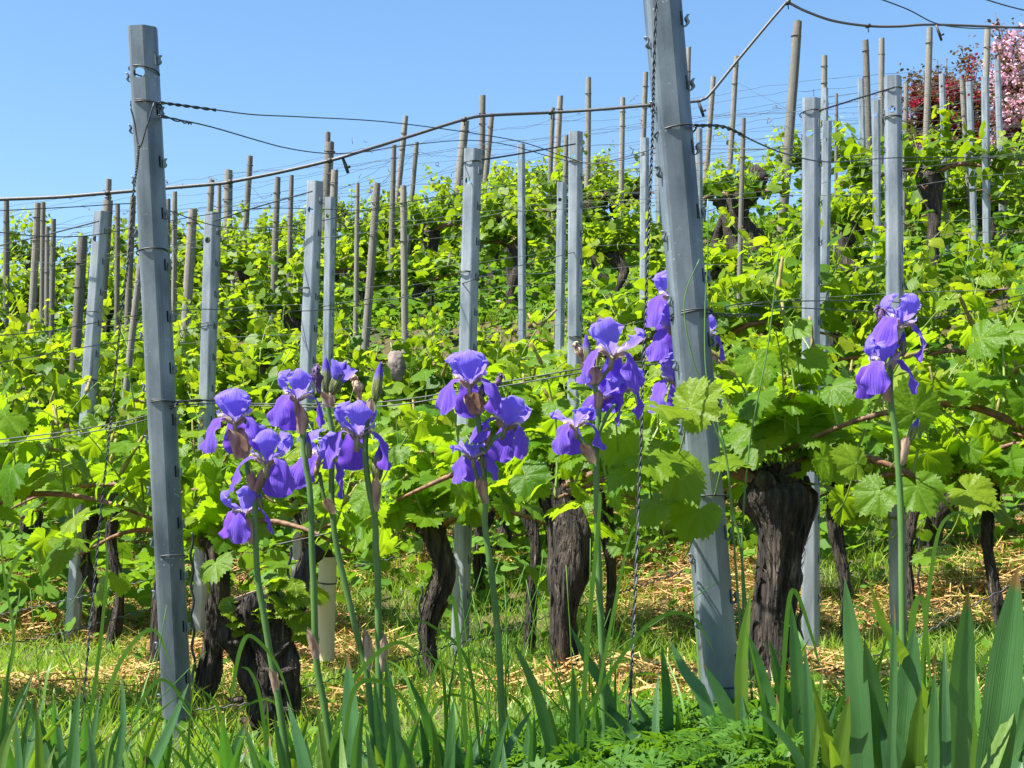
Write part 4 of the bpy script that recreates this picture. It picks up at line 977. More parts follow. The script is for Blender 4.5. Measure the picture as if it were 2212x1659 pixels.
# beige tree guard
tg = thing("vine_guard", "beige plastic tube round a young vine behind the iris stems", "tube guard", at(705, 1412, 5.2))
b = MB(); P = np.array([at(703, 1425, 5.2), at(705, 1330, 5.2), at(708, 1202, 5.2)]); th = np.linspace(0, 2 * PI, 25)[:-1]
b.tube(cr(P, 12), .033, 24, cap=False); b.tube(cr(P, 12), .031, 24, cap=False); b.build("tube", m_guard, tg)
b = MB(); b.tube(np.array([at(706.5, 1260, 5.2), at(706.7, 1257, 5.2)]), .0348, 24); b.build("band", m_black, tg)
b = MB(); V, Pp = bark_trunk([at(707, 1230, 5.2), at(706, 1195, 5.2), at(690, 1175, 5.18), at(660, 1180, 5.15)], [.02, .022, .026, .014], 12, 18, 3, .3); b.add(V, Pp); b.build("trunk", m_bark, tg)

# ------------------------------------------------------------------ stones of the terrace
def rock(c, sx, sy, sz, label, seed):
    b = MB(); V = []; n, m = 18, 12
    for i in range(m + 1):
        ph = PI * i / m
        for k in range(n):
            th = 2 * PI * k / n; p = Vector((math.sin(ph) * math.cos(th), math.sin(ph) * math.sin(th), math.cos(ph)))
            f = 1 + .35 * mnoise.noise(p * 1.4 + Vector((seed * 3.7, 0, 0))) + .14 * mnoise.noise(p * 4 + Vector((0, seed, 0)))
            q = [math.copysign(abs(t) ** .88, t) for t in p]
            V.append((q[0] * f * sx, q[1] * f * sy, q[2] * f * sz))
    Q = [(i * n + k, (i + 1) * n + k, (i + 1) * n + (k + 1) % n, i * n + (k + 1) % n) for i in range(m) for k in range(n)]
    b.add(np.array(V), [np.array(Q)]); o = b.build("rock", m_rock, None, origin=(0, 0, 0), smooth=True); o.location = c; tag(o, label, "rock", "stones of the old terrace wall")
    o.rotation_euler.z = seed
rocks_px = [(746, 680, 43, 34, "brown stone behind the left metal pair"), (787, 690, 34, 30, "rounded stone left of the tallest-set terrace stone"), (818, 676, 40, 42, "tall terrace stone below the low upright wooden post"), (857, 682, 36, 30, "middle stone in the run of terrace stones"), (905, 690, 44, 26, "low flat stone below a bent dark vine trunk"), (955, 684, 40, 26, "grey stone left of the central metal post"), (1082, 668, 44, 38, "reddish stone right of the central metal post"), (1120, 680, 34, 30, "small stone at the foot of the slim distant metal post"), (1396, 615, 40, 34, "stone left of the front right post's twisted wire"), (1340, 622, 42, 30, "stone between the middle pair and the front right post"), (1616, 588, 44, 36, "pinkish stone right of the front right post"), (1630, 510, 40, 34, "upper dark stone below the crest vines"), (2122, 405, 44, 34, "tan stone near the pink tree, highest of all stones"), (1165, 640, 36, 30, "stone left of the middle metal pair")]
for i, (u, v, w, h, lab) in enumerate(rocks_px):
    best = min(np.linspace(8, 18.8, 220), key=lambda d: abs(at(u, v + h / 3, d)[2] - float(ground(*at(u, v + h / 3, d)[:2]))))
    d = best; c = at(u, v, d); k = d / 3072
    rock(c, w * k * .55, w * k * .5, h * k * .55, lab, i + 1)
p = at(856, 792, 9.2); rock(p, .055, .06, .10, "pale grey pointed stone among leaves right of the buds", 31)

# ------------------------------------------------------------------ irises
def petal(mid, wid, cup, ruf, phi, seed, nt=16, nw=11, roll=0.0):
    r = random.Random(seed); C = cr(mid, nt); T = np.gradient(C, axis=0); T /= np.linalg.norm(T, axis=1)[:, None]
    nor = np.stack([-T[:, 1], T[:, 0]], 1)
    tt = np.linspace(0, 1, nt); W = np.interp(tt, [a for a, _ in wid], [c for _, c in wid])
    W = np.convolve(np.pad(W, 1, mode='edge'), [.25, .5, .25], 'valid'); W[-1] *= .85
    p1, p2, p3 = r.random() * 6, r.random() * 6, r.random() * 6; V = []; UV = []
    ca, sa = math.cos(phi), math.sin(phi)
    skew = r.uniform(-.12, .12)
    for i in range(nt):
        for j in range(nw):
            w = 2 * j / (nw - 1) - 1; x = w * W[i]
            fr = ruf * W[i] * (abs(w) ** 2.2) * (math.sin(tt[i] * 14 + p1 + w * 1.2) + .55 * math.sin(tt[i] * 27 + p2 * (1 if w > 0 else 2))) + .32 * ruf * math.sin(5 * w + tt[i] * 6 + p3) * W[i] + .06 * W[i] * abs(w) ** .5 * (1 if cup > 0 else -1)
            off = cup * w * w * W[i] + fr + roll * w * W[i]
            ext = -.12 * W[i] * w * w * (1 if i > nt - 4 else 0)
            rr = C[i, 0] + nor[i, 0] * off + T[i, 0] * ext; z = C[i, 1] + nor[i, 1] * off + T[i, 1] * ext; x = x + skew * tt[i] * .5
            V.append((rr * ca - x * sa, rr * sa + x * ca, z)); UV.append((j / (nw - 1), tt[i]))
    Q = [(i * nw + j, i * nw + j + 1, (i + 1) * nw + j + 1, (i + 1) * nw + j) for i in range(nt - 1) for j in range(nw - 1)]
    return np.array(V), [np.array(Q)], np.array(UV)

def make_flower(root, pos, R, az, tilt, seed, spread=0.0, droop=0.0, squash=1.0, label=None):
    r = random.Random(seed)
    q = Matrix.Rotation(tilt[0], 3, 'Y') @ Matrix.Rotation(tilt[1], 3, 'X') @ Matrix.Rotation(az, 3, 'Z')
    b = MB()
    b.tube(np.array([(0, 0, -.42), (0, 0, -.2), (0, 0, -.02), (0, 0, .1)]), np.array([.075, .085, .10, .06]), 10, 0)
    for k in range(3):
        ph = 2 * PI * k / 3
        V, P, UV = petal([(.06, .02), (.2, .2), (.36, .33), (.5, .36), (.54, .46)], [(0, .07), (.5, .13), (.8, .15), (1, .08)], -.4, .15, ph, seed * 7 + k, 8, 7); b.add(V, P, 1, UV)
    fl = bpy.data.objects.new("flower", b.mesh("flower", [m_ovary, m_style])); COL.objects.link(fl); fl.parent = root
    fl.matrix_local = Matrix.Translation(Vector(pos - ORG[root.name])) @ q.to_4x4() @ Matrix.Diagonal((R, R, R, 1))
    if label: fl["label"] = label
    for k in range(3):                 # upright petals
        ph = 2 * PI * k / 3 + PI / 3 + r.uniform(-.15, .15); s = spread + r.uniform(-.05, .16)
        mid = [(.05, 0), (.15 + s * .2, .22), (.46 + s * .5, .44), (.60 + s * .8, .72 * squash), (.46 + s * 1.15, 1.02 * squash), (.10 + s * 1.3, 1.15 * squash - s * .2)]
        V, P, UV = petal(mid, [(0, .06), (.18, .13), (.38, .33), (.55, .45), (.72, .44), (.86, .34), (.95, .21), (1, .07)], .55, .24, ph, seed * 31 + k, 22, 17, roll=r.uniform(-.12, .12))
        b = MB(); b.add(V, P, 0, UV); o = b.build("standard", m_std, None, origin=(0, 0, 0)); o.parent = fl
    for k in range(3):                 # hanging petals
        ph = 2 * PI * k / 3 + r.uniform(-.15, .15); dr = droop + r.uniform(-.15, .2)
        mid = [(.05, -.05), (.24, .11), (.46, .21 - .05 * dr), (.70, .12 - .15 * dr), (.90 - .06 * dr, -.18 - .15 * dr), (1.0 - .12 * dr, -.58 - .12 * dr), (1.0 - .12 * dr + r.uniform(-.08, .12), -.95 - .08 * dr)]
        V, P, UV = petal(mid, [(0, .08), (.2, .18), (.4, .22), (.58, .31), (.76, .45), (.90, .50), (1, .34)], -.14, .20, ph, seed * 53 + k, 24, 15)
        b = MB(); b.add(V, P, 0, UV)
        for t in np.linspace(.1, .42, 26):   # fuzzy beard on the haft
            C = cr(mid, 40)[int(t * 39)]; ca, sa = math.cos(ph), math.sin(ph); x = r.uniform(-.035, .035)
            p0 = np.array([C[0] * ca - x * sa, C[0] * sa + x * ca, C[1]]); b.tube(np.array([p0, p0 + [x * .6, 0, .085]]), np.array([.014, .006]), 4, 1)
        o = b.build("fall", [m_fall, m_beard], None, origin=(0, 0, 0)); o.parent = fl
    return fl

def make_bud(root, p0, p1, rad, open_=False, seed=0):
    P = cr([p0, (p0 + p1) / 2 + (p1 - p0) * .02, p1], 16); t = np.linspace(0, 1, 16)
    prof = np.interp(t, [0, .1, .3, .5, .7, .88, 1], [.5, .8, 1.0, .95, .7, .38, .06]) * rad
    b = MB(); V0 = b.n
    b.tube(P, prof, 14, 0)
    V = b.v[-1]; uv = b.uv[-1]
    for i in range(len(V)):            # spiral pleats
        th = uv[i, 0] * 2 * PI; f = 1 + .10 * math.sin(3 * th + uv[i, 1] * 7); c = P[i // 14]; V[i] = c + (V[i] - c) * f
    if open_:
        ax = nrm(p1 - p0); L = np.linalg.norm(p1 - p0)
        for k in range(3):
            V, Pp, UV = petal([(.1, .3), (.3, .6), (.42, .85), (.5, 1.05)], [(0, .1), (.5, .3), (.85, .3), (1, .12)], .6, .2, 2.1 * k + .5, seed + k, 9, 7)
            Rm = np.array(Vector(ax).to_track_quat('Z', 'Y').to_matrix()); b.add(V * L * .85 @ Rm.T + p0, Pp, 1, UV)
    return b.build("bud", [m_bud, m_std], root)

def make_spathe(root, p0, p1, rad, seed=0, mat=None):
    """papery bract: an open boat-shaped sheath that clasps the stalk"""
    ax = p1 - p0; L = np.linalg.norm(ax); z = nrm(ax); x = nrm(np.cross([0.2, 1, 0.1], z)); y = np.cross(z, x)
    r = random.Random(seed); b = MB()
    for sg, rot in ((1, r.uniform(-.6, .3) - PI / 2), (1, r.uniform(.4, 1.0) + PI / 2)):
        nt, nw = 12, 9; V = []; UV = []; Lk = L * r.uniform(.8, 1.05)
        for i in range(nt):
            t = i / (nt - 1); rr = rad * (np.interp(t, [0, .15, .45, .75, 1], [.62, .85, 1.0, .95, .75])); half = 1.75 * np.interp(t, [0, .5, .8, 1], [1, .85, .5, .03])
            for j in range(nw):
                a = rot + half * (2 * j / (nw - 1) - 1); k = rr * (1 + .08 * math.sin(j * 3 + t * 9 + seed)) + rad * .85 * t ** 3 + rad * .12 * math.sin(j * 2.1 + seed) * t
                V.append(p0 + z * Lk * t + (x * math.cos(a) + y * math.sin(a)) * k); UV.append((j / (nw - 1), t))
        Q = [(i * nw + j, i * nw + j + 1, (i + 1) * nw + j + 1, (i + 1) * nw + j) for i in range(nt - 1) for j in range(nw - 1)]
        b.add(np.array(V), [np.array(Q)], 0, np.array(UV))
    return b.build("bract", mat or m_spathe, root)

def make_wilt(root, p0, p1, rad, mat, seed=0):
    b = MB(); P = cr([p0, (p0 + p1) / 2, p1], 12); b.tube(P, np.interp(np.linspace(0, 1, 12), [0, .35, .7, 1], [.3, .55, 1, .5]) * rad, 10, 0)
    V = b.v[-1]
    for i in range(len(V)):
        c = P[min(11, i // 10)]; V[i] = c + (V[i] - c) * (1 + .7 * mnoise.noise(Vector(V[i]) * 130 + Vector((seed, 0, 0))))
    r = random.Random(seed)
    for k in range(5):
        a = p1 + np.array([r.uniform(-1, 1), r.uniform(-1, 1), r.uniform(-.3, .6)]) * rad * .5; e = a + np.array([r.uniform(-1, 1), r.uniform(-1, 0), r.uniform(-1.2, .4)]) * rad * 1.1
        b.tube(cr([a, (a + e) / 2 + [0, 0, rad * .4], e], 7), rad * np.array([.3, .36, .3, .28, .26, .2, .08]), 6)
    return b.build("wilted_flower", mat, root)

def stem_path(pts, d, r0=.0058, r1=.0046):
    P = [at(u, v, d if dd is None else dd) for (u, v, dd) in [(p + (None,))[:3] for p in pts]]
    foot = P[-1]; g = float(ground(foot[0], foot[1])); nd = P[-1] - P[-2]
    e = foot.copy()
    if foot[2] > g: e = foot + nd / max(1e-6, -nd[2]) * (foot[2] - g + .02)
    return P + [e]

def px(n, d): return n * d / 3072

def iris(label, d, stem, flowers, branches=(), buds=(), spathes=(), wilts=()):
    P = stem_path(stem, d); root = thing("iris", label, "iris", P[-1], "purple bearded irises")
    b = MB(); C = cr(P, 40); rr = np.linspace(.0044, .0062, 40); b.tube(C, rr, 12)
    for br in branches: b.tube(cr([at(*p) if len(p) == 3 else at(p[0], p[1], d) for p in br], 12), np.linspace(.0038, .0034, 12), 9)
    for i in (9, 22, 31):              # nodes
        b.tube(C[i - 1:i + 2][[0, 1, 2]], np.array([rr[i] * 1.0, rr[i] * 1.09, rr[i] * 1.0]), 12, cap=False)
    b.build("stem", m_istem, root)
    for f in flowers:
        u, v, Rp, az, tx, ty = f[:6]; kw = f[6] if len(f) > 6 else {}
        dd = d + kw.pop("dd", 0)
        make_flower(root, at(u, v, dd), px(Rp * .90, dd), az, (tx, ty), hash((u, v)) % 997, **kw)
    for k, (u0, v0, u1, v1, w, op) in enumerate(buds): make_bud(root, at(u0, v0, d), at(u1, v1, d), px(w, d), op, k)
    for k, (u0, v0, u1, v1, w) in enumerate(spathes): make_spathe(root, at(u0, v0, d), at(u1, v1, d), px(w, d), k + int(u0))
    for k, (u0, v0, u1, v1, w, br) in enumerate(wilts): make_wilt(root, at(u0, v0, d), at(u1, v1, d), px(w, d), m_wiltb if br else m_wilt, k + int(u0))
    return root

iris("iris with three stacked purple flowers, leftmost of all, beside the front left post", 2.38,
     [(533, 1010), (541, 1040), (550, 1072), (553, 1188), (558, 1256), (572, 1340), (586, 1426), (603, 1522), (624, 1670)],
     [(508, 915, 74, -.42, -.05, .05), (578, 1004, 76, -.62, .08, 0, {"dd": -.03}), (528, 1112, 60, .35, -.1, .25, {"spread": .15, "dd": .02})],
     [[(553, 1075), (566, 1045), (577, 1022)], [(545, 1150), (537, 1135), (530, 1122)], [(541, 1040), (527, 980), (512, 935)]],
     [(566, 1100, 556, 1060, 7, False)],
     [(545, 1070, 575, 1018, 9), (548, 1066, 540, 1012, 9), (522, 990, 520, 915, 21), (545, 1176, 536, 1112, 8), (598, 1500, 592, 1440, 9)])
iris("iris with the tallest flower of the left cluster on a straight thick stem", 2.34,
     [(652, 905), (653, 930), (660, 1000), (670, 1066), (674, 1188), (678, 1273), (683, 1423), (700, 1523), (723, 1680)],
     [(640, 866, 68, -.1, 0, .03, {"droop": .25})], [[(655, 925), (645, 900), (641, 880)]], [(668, 990, 664, 935, 8, False)],
     [(651, 938, 660, 868, 13), (684, 1427, 672, 1345, 10)], [(690, 850, 682, 795, 13, 0)])
iris("iris topped by two closed buds and a limp flower below, its stem leaning right", 2.48,
     [(713, 862), (709, 886), (718, 940), (716, 1040), (718, 1107), (726, 1173), (740, 1239), (776, 1389), (793, 1456), (806, 1590), (812, 1690)],
     [(688, 1000, 72, .25, .22, -.05, {"droop": .2})], [[(719, 1115), (700, 1075), (690, 1020)], [(711, 870), (707, 855), (705, 842)], [(711, 872), (714, 860), (717, 847)]],
     [(704, 846, 704, 770, 11, False), (716, 850, 748, 780, 14, True)],
     [(712, 880, 704, 838, 10), (712, 878, 722, 848, 8), (722, 1110, 700, 1068, 10), (794, 1450, 797, 1350, 9)])
iris("iris with a broad ruffled flower under a pointed bud, right end of left cluster", 2.36,
     [(797, 890), (792, 925), (789, 983), (797, 1055), (810, 1120), (812, 1188), (816, 1256), (818, 1400), (822, 1680)],
     [(771, 946, 80, -.3, .02, .05, {"droop": .1})], [[(791, 975), (780, 962), (772, 955)], [(797, 892), (806, 876), (812, 864)], [(811, 1110), (816, 1070), (815, 1035)]],
     [(811, 866, 822, 781, 12, False), (813, 1040, 823, 956, 13, False)],
     [(796, 905, 806, 858, 10), (812, 1105, 814, 1022, 9), (824, 1450, 834, 1370, 10)], [(778, 868, 768, 820, 11, 1)])
iris("iris with one high domed flower and two lower ones on the central stem", 2.42,
     [(1027, 872), (1030, 892), (1038, 945), (1045, 1020), (1049, 1093), (1048, 1139), (1066, 1272), (1078, 1406), (1083, 1523), (1088, 1680)],
     [(1014, 833, 76, -.5, -.02, .04), (1092, 925, 70, 1.5, .32, -.1, {"droop": .3, "dd": .03}), (1022, 992, 56, -.35, -.08, .1, {"spread": .38, "squash": .62, "droop": .4})],
     [[(1042, 985), (1066, 950), (1085, 935)], [(1047, 1080), (1034, 1040), (1024, 1010)]],
     [(1047, 1016, 1048, 968, 9, False), (1040, 860, 1042, 828, 8, False)],
     [(1030, 895, 1022, 845, 18), (1036, 890, 1046, 850, 14), (1050, 1088, 1034, 1020, 10), (1046, 965, 1052, 925, 9)], [(1060, 850, 1084, 812, 8, 0)])
iris("iris with splayed drooping flowers and a shrivelled bud, left of the twisted wire", 2.45,
     [(1283, 812), (1284, 830), (1293, 880), (1291, 932), (1288, 1000), (1292, 1200), (1300, 1400), (1306, 1600)],
     [(1322, 772, 78, -.75, .15, 0, {"spread": .32, "droop": .5}), (1243, 925, 62, -.25, -.12, .05, {"spread": .42, "squash": .7, "droop": .45}), (1300, 862, 56, 2.1, .2, .1, {"spread": .3, "droop": .6, "dd": .05}), (1345, 845, 58, .2, .25, .1, {"spread": .2, "droop": .5, "dd": .08})],
     [[(1285, 835), (1305, 810), (1322, 788)], [(1288, 1000), (1265, 965), (1245, 938)], [(1291, 940), (1315, 890), (1340, 866, 2.53)]],
     [(1270, 800, 1265, 722, 11, False)], [(1282, 830, 1272, 782, 14), (1286, 828, 1296, 790, 12), (1284, 1000, 1262, 955, 12), (1290, 885, 1298, 845, 9)], [(1262, 790, 1245, 745, 9, 1)])
iris("iris half hidden behind the front right post, flowers showing at its left edge", 3.2,
     [(1453, 650), (1458, 700), (1463, 760), (1468, 840), (1480, 950), (1490, 1100), (1500, 1250)],
     [(1452, 652, 70, -.5, 0, .05, {}), (1456, 722, 68, -.3, -.05, .05, {"droop": .2}), (1464, 832, 70, -.55, -.05, .05, {}), (1520, 730, 50, 0, .1, 0, {"dd": .1})], [],
     [(1452, 700, 1455, 655, 9, False)], [(1466, 720, 1464, 670, 9)], [(1446, 690, 1437, 665, 8, 0)])
iris("single tall iris at the right with two open flowers, one above the other", 2.3,
     [(1932, 725), (1930, 760), (1923, 800), (1925, 870), (1936, 953), (1946, 1106), (1948, 1250), (1950, 1400), (1952, 1560)],
     [(1938, 708, 74, 1.9, .22, -.08, {"droop": .35}), (1906, 794, 72, -.15, -.05, .05, {"dd": -.03})],
     [[(1924, 850), (1912, 825), (1906, 806)], [(1931, 750), (1935, 735), (1938, 720)], [(1945, 1005), (1955, 970), (1962, 945)], [(1929, 770), (1940, 765), (1947, 762)], [(1928, 755), (1908, 725), (1902, 705)]],
     [(1948, 770, 1952, 716, 9, False), (1964, 952, 1984, 902, 9, False)],
     [(1932, 765, 1937, 712, 7), (1920, 868, 1906, 812, 11), (1946, 1005, 1962, 940, 10), (1924, 800, 1938, 760, 8)], [(1906, 722, 1900, 668, 11, 0)])

# ------------------------------------------------------------------ iris leaves
def sword(root, pts, d0, d1, w, mat, seed, ripple=0.0, face=0.0):
    """sword leaf: pts are (u,v) from foot to tip"""
    n = len(pts); P = cr([at(u, v, d0 + (d1 - d0) * i / (n - 1)) for i, (u, v) in enumerate(pts)], 22)
    g = float(ground(P[0][0], P[0][1]))
    if P[0][2] > g - .02:
        e = P[0] - nrm(P[1] - P[0]) * (P[0][2] - g + .03); P = np.vstack([e, P])
    m = len(P); r = random.Random(seed); T = np.gradient(P, axis=0); T /= np.linalg.norm(T, axis=1)[:, None]
    L = np.concatenate([[0], np.linalg.norm(np.diff(P, axis=0), axis=1).cumsum()]); t = L / L[-1]
    W = px(w, d0) * .5 * np.interp(t, [0, .35, .6, .8, .92, 1], [.72, .95, 1, .74, .36, .01])
    V = []; UV = []; nw = 9
    for i in range(m):
        vd = nrm(P[i] - EYE); side = nrm(np.cross(T[i], vd)); nn = np.cross(side, T[i])
        a = face + r.uniform(-.01, .01) + .3 * (t[i] - .5); side = side * math.cos(a) + nn * math.sin(a); nn = nrm(np.cross(side, T[i]))
        for j in range(nw):
            s = 2 * j / (nw - 1) - 1
            z = .22 * W[i] * (1 - abs(s)) + ripple * W[i] * math.sin(L[i] * 420 + s * .8) * max(0, math.sin(t[i] * PI)) * (1 - s * s)
            V.append(P[i] + side * W[i] * s + nn * z); UV.append((j / (nw - 1), t[i]))
    Q = [(i * nw + j, i * nw + j + 1, (i + 1) * nw + j + 1, (i + 1) * nw + j) for i in range(m - 1) for j in range(nw - 1)]
    b = MB(); b.add(np.array(V), [np.array(Q)], 0, np.array(UV)); return b.build("leaf", mat, root)

B, Y_ = 0, 1
fans = {
 "large fan of broad blue-green iris leaves in the bottom right corner": (2.05, [
   ([(2140, 1690), (2165, 1500), (2198, 1224)], 78, B), ([(2065, 1700), (2078, 1480), (2092, 1273)], 62, B), ([(2120, 1700), (2165, 1590), (2197, 1494)], 38, Y_), ([(2155, 1710), (2195, 1590), (2222, 1490)], 40, B), ([(2180, 1710), (2210, 1640), (2232, 1585)], 42, B), ([(2090, 1700), (2097, 1600), (2100, 1511)], 32, Y_), ([(2030, 1650), (2062, 1500), (2085, 1340)], 26, B), ([(2045, 1640), (2043, 1500), (2039, 1380)], 20, B)]),
 "fan of iris leaves at the foot of the single right iris, one leaf slanting across": (2.12, [
   ([(1945, 1700), (1958, 1530), (1976, 1353)], 66, B), ([(1905, 1690), (1892, 1530), (1867, 1378)], 52, B), ([(1950, 1700), (2020, 1540), (2080, 1400)], 42, Y_), ([(2028, 1700), (2024, 1600), (2010, 1480)], 44, B), ([(1865, 1690), (1848, 1450), (1824, 1244)], 52, B), ([(1925, 1640), (1930, 1450), (1932, 1300)], 20, B), ([(1958, 1430), (1940, 1395), (1905, 1340), (1877, 1256)], 30, Y_)]),
 "fan of narrow iris leaves right of the front right post, near the bottom edge": (2.18, [
   ([(1752, 1700), (1748, 1540), (1739, 1396)], 30, B), ([(1735, 1640), (1722, 1450), (1709, 1302)], 34, B), ([(1722, 1650), (1690, 1500), (1661, 1378)], 28, B), ([(1800, 1700), (1818, 1600), (1834, 1501)], 40, Y_), ([(1845, 1700), (1849, 1620), (1850, 1562)], 22, Y_), ([(1780, 1700), (1785, 1620), (1787, 1561)], 24, B), ([(1720, 1700), (1730, 1640), (1737, 1576)], 17, Y_), ([(1762, 1600), (1772, 1500), (1777, 1436)], 16, Y_), ([(1705, 1700), (1688, 1590), (1677, 1498)], 25, Y_), ([(1675, 1700), (1662, 1600), (1653, 1495)], 28, B)]),
 "group of iris leaves leaning left around the foot of the front right post": (2.5, [
   ([(1565, 1680), (1520, 1510), (1480, 1450), (1444, 1378)], 30, B), ([(1640, 1700), (1600, 1590), (1555, 1500), (1521, 1435)], 34, B), ([(1692, 1690), (1655, 1500), (1613, 1360)], 34, B), ([(1604, 1590), (1602, 1430), (1622, 1273)], 30, Y_), ([(1445, 1620), (1440, 1490), (1429, 1390)], 24, B), ([(1680, 1700), (1668, 1590), (1648, 1470)], 36, B), ([(1612, 1640), (1607, 1560), (1600, 1490)], 18, B)]),
 "loose group of iris leaves below the splayed iris in the middle": (2.4, [
   ([(1345, 1660), (1310, 1500), (1265, 1420), (1231, 1350)], 28, B), ([(1240, 1640), (1241, 1530), (1237, 1432)], 24, B), ([(1430, 1690), (1370, 1590), (1290, 1506)], 28, B), ([(1460, 1700), (1420, 1600), (1362, 1506)], 30, B), ([(1200, 1650), (1160, 1500), (1106, 1380)], 27, B), ([(1415, 1640), (1417, 1540), (1422, 1455)], 18, B), ([(1290, 1660), (1270, 1600), (1258, 1540)], 18, B)]),
 "fan of upright iris leaves at the feet of the left cluster's right stems": (2.3, [
   ([(768, 1700), (758, 1560), (751, 1409)], 46, B), ([(858, 1690), (848, 1550), (832, 1410)], 33, B), ([(838, 1700), (822, 1580), (808, 1460)], 32, B), ([(745, 1700), (740, 1640), (736, 1570)], 26, Y_), ([(838, 1700), (840, 1640), (842, 1583)], 20, B), ([(815, 1700), (802, 1640), (790, 1575)], 28, B)]),
 "short iris leaves under the leftmost iris at the bottom edge": (2.3, [
   ([(592, 1700), (586, 1640), (581, 1586)], 18, B), ([(625, 1700), (606, 1620), (592, 1545)], 26, B), ([(668, 1700), (645, 1600), (620, 1515)], 32, B), ([(674, 1700), (666, 1640), (660, 1586)], 22, B), ([(705, 1650), (694, 1580), (680, 1510)], 18, Y_)]),
 "few pale iris leaves left of the central iris stem": (2.4, [
   ([(960, 1660), (925, 1560), (880, 1459)], 24, B), ([(968, 1700), (974, 1600), (980, 1506)], 27, B), ([(930, 1700), (933, 1650), (936, 1609)], 15, Y_), ([(1010, 1700), (1014, 1640), (1016, 1590)], 22, B), ([(1060, 1700), (1075, 1620), (1100, 1540)], 22, B), ([(1130, 1700), (1138, 1620), (1140, 1550)], 22, B)]),
 "dense fan of iris leaves in the bottom left corner": (2.3, [
   ([(125, 1700), (85, 1570), (35, 1480)], 27, B), ([(150, 1700), (160, 1580), (175, 1460)], 27, B), ([(-5, 1640), (8, 1530), (20, 1423)], 22, B), ([(65, 1700), (48, 1640), (23, 1580)], 28, B), ([(112, 1700), (110, 1640), (107, 1586)], 15, Y_), ([(160, 1700), (166, 1620), (168, 1550)], 26, B), ([(5, 1600), (40, 1520), (77, 1440)], 17, B), ([(40, 1690), (70, 1590), (98, 1496)], 22, B), ([(35, 1700), (18, 1630), (-5, 1555)], 27, B), ([(142, 1700), (130, 1600), (117, 1510)], 19, B), ([(208, 1700), (200, 1620), (188, 1545)], 20, B), ([(80, 1700), (78, 1650), (70, 1570)], 22, B)]),
 "slender iris leaves around the foot of the front left post": (2.45, [
   ([(246, 1700), (266, 1560), (262, 1450)], 19, B), ([(305, 1700), (358, 1590), (408, 1475)], 28, B), ([(342, 1700), (358, 1640), (372, 1565)], 25, B), ([(288, 1700), (272, 1640), (260, 1593)], 23, Y_), ([(240, 1700), (241, 1650), (240, 1600)], 15, Y_), ([(495, 1700), (488, 1630), (479, 1555)], 36, B), ([(536, 1700), (533, 1650), (530, 1610)], 23, Y_), ([(560, 1680), (545, 1620), (525, 1555)], 21, B)]),
}
_r = random.Random(4)
def extra(key, u0, u1, t0, t1, cnt, w0, w1):
    k = [q for q in fans if key in q][0]
    for _ in range(cnt):
        u = _r.uniform(u0, u1); ln = _r.gauss(0, 40); tv = _r.uniform(t0, t1)
        fans[k][1].append(([(u, 1705), (u + ln * .3, (1705 + tv) / 2), (u + ln, tv)], _r.uniform(w0, w1), int(_r.random() < .3)))
extra("bottom left corner", -20, 240, 1480, 1610, 26, 18, 30)
extra("front left post", 240, 520, 1530, 1640, 11, 16, 26)
extra("leftmost iris", 540, 740, 1530, 1630, 9, 18, 30)
extra("left cluster's right", 740, 900, 1500, 1620, 9, 20, 34)
extra("left of the central iris stem", 900, 1180, 1520, 1620, 14, 18, 28)
extra("splayed iris", 1180, 1480, 1500, 1610, 12, 18, 30)
extra("near the bottom edge", 1620, 1830, 1480, 1610, 10, 20, 34)
extra("one leaf slanting", 1840, 2020, 1420, 1600, 8, 26, 48)
extra("bottom right corner", 2010, 2230, 1400, 1600, 9, 28, 52)
for k, (lab, (d, lv)) in enumerate(fans.items()):
    u0 = sum(l[0][0][0] for l in lv) / len(lv); p = at(u0, 1690, d); g = float(ground(p[0], p[1]))
    t = thing("iris_leaf_fan", lab, "iris leaves", (p[0], p[1], g), "fans of iris leaves")
    for j, (pts, w, y_) in enumerate(lv):
        dd = d + rng.uniform(-.12, .14)
        sword(t, pts, dd, dd + rng.uniform(-.06, .06), w, m_ileafy if y_ else m_ileaf, k * 50 + j, .10 if j % 4 == 2 else .015, rng.uniform(-.5, .5))

# ------------------------------------------------------------------ tall grass in front
b = MB()
def arch(p0, p1, sag, w, n=14):
    mid = (p0 + p1) / 2 + np.array([0, 0, sag]); C = cr([p0, p0 + (mid - p0) * .55 + [0, 0, sag * .25], mid, p1], n)
    T = np.gradient(C, axis=0); S = np.cross(T, [0.15, 1, .25]); S /= np.linalg.norm(S, axis=1)[:, None]
    W = w * np.interp(np.linspace(0, 1, n), [0, .3, .8, 1], [.7, 1, .55, .02])
    V = np.stack([C - S * W[:, None] * .5, C + [0, 0, -.0012], C + S * W[:, None] * .5], 1).reshape(-1, 3)
    q = []
    for i in range(n - 1):
        for j in (0, 1): q.append((i * 3 + j, i * 3 + j + 1, i * 3 + j + 4, i * 3 + j + 3))
    b.add(V, [np.array(q)])
tufts = [(60, 2.6, 7), (190, 2.9, 8), (330, 2.8, 9), (450, 2.9, 7), (590, 2.55, 9), (700, 2.7, 7), (880, 2.7, 9), (960, 2.5, 9), (1050, 2.6, 14), (1130, 2.7, 10), (1260, 2.6, 12), (1330, 2.5, 8), (1480, 2.5, 6), (1700, 2.5, 10), (1780, 2.4, 8), (1980, 2.5, 11), (2090, 2.6, 6), (20, 3.1, 8)]
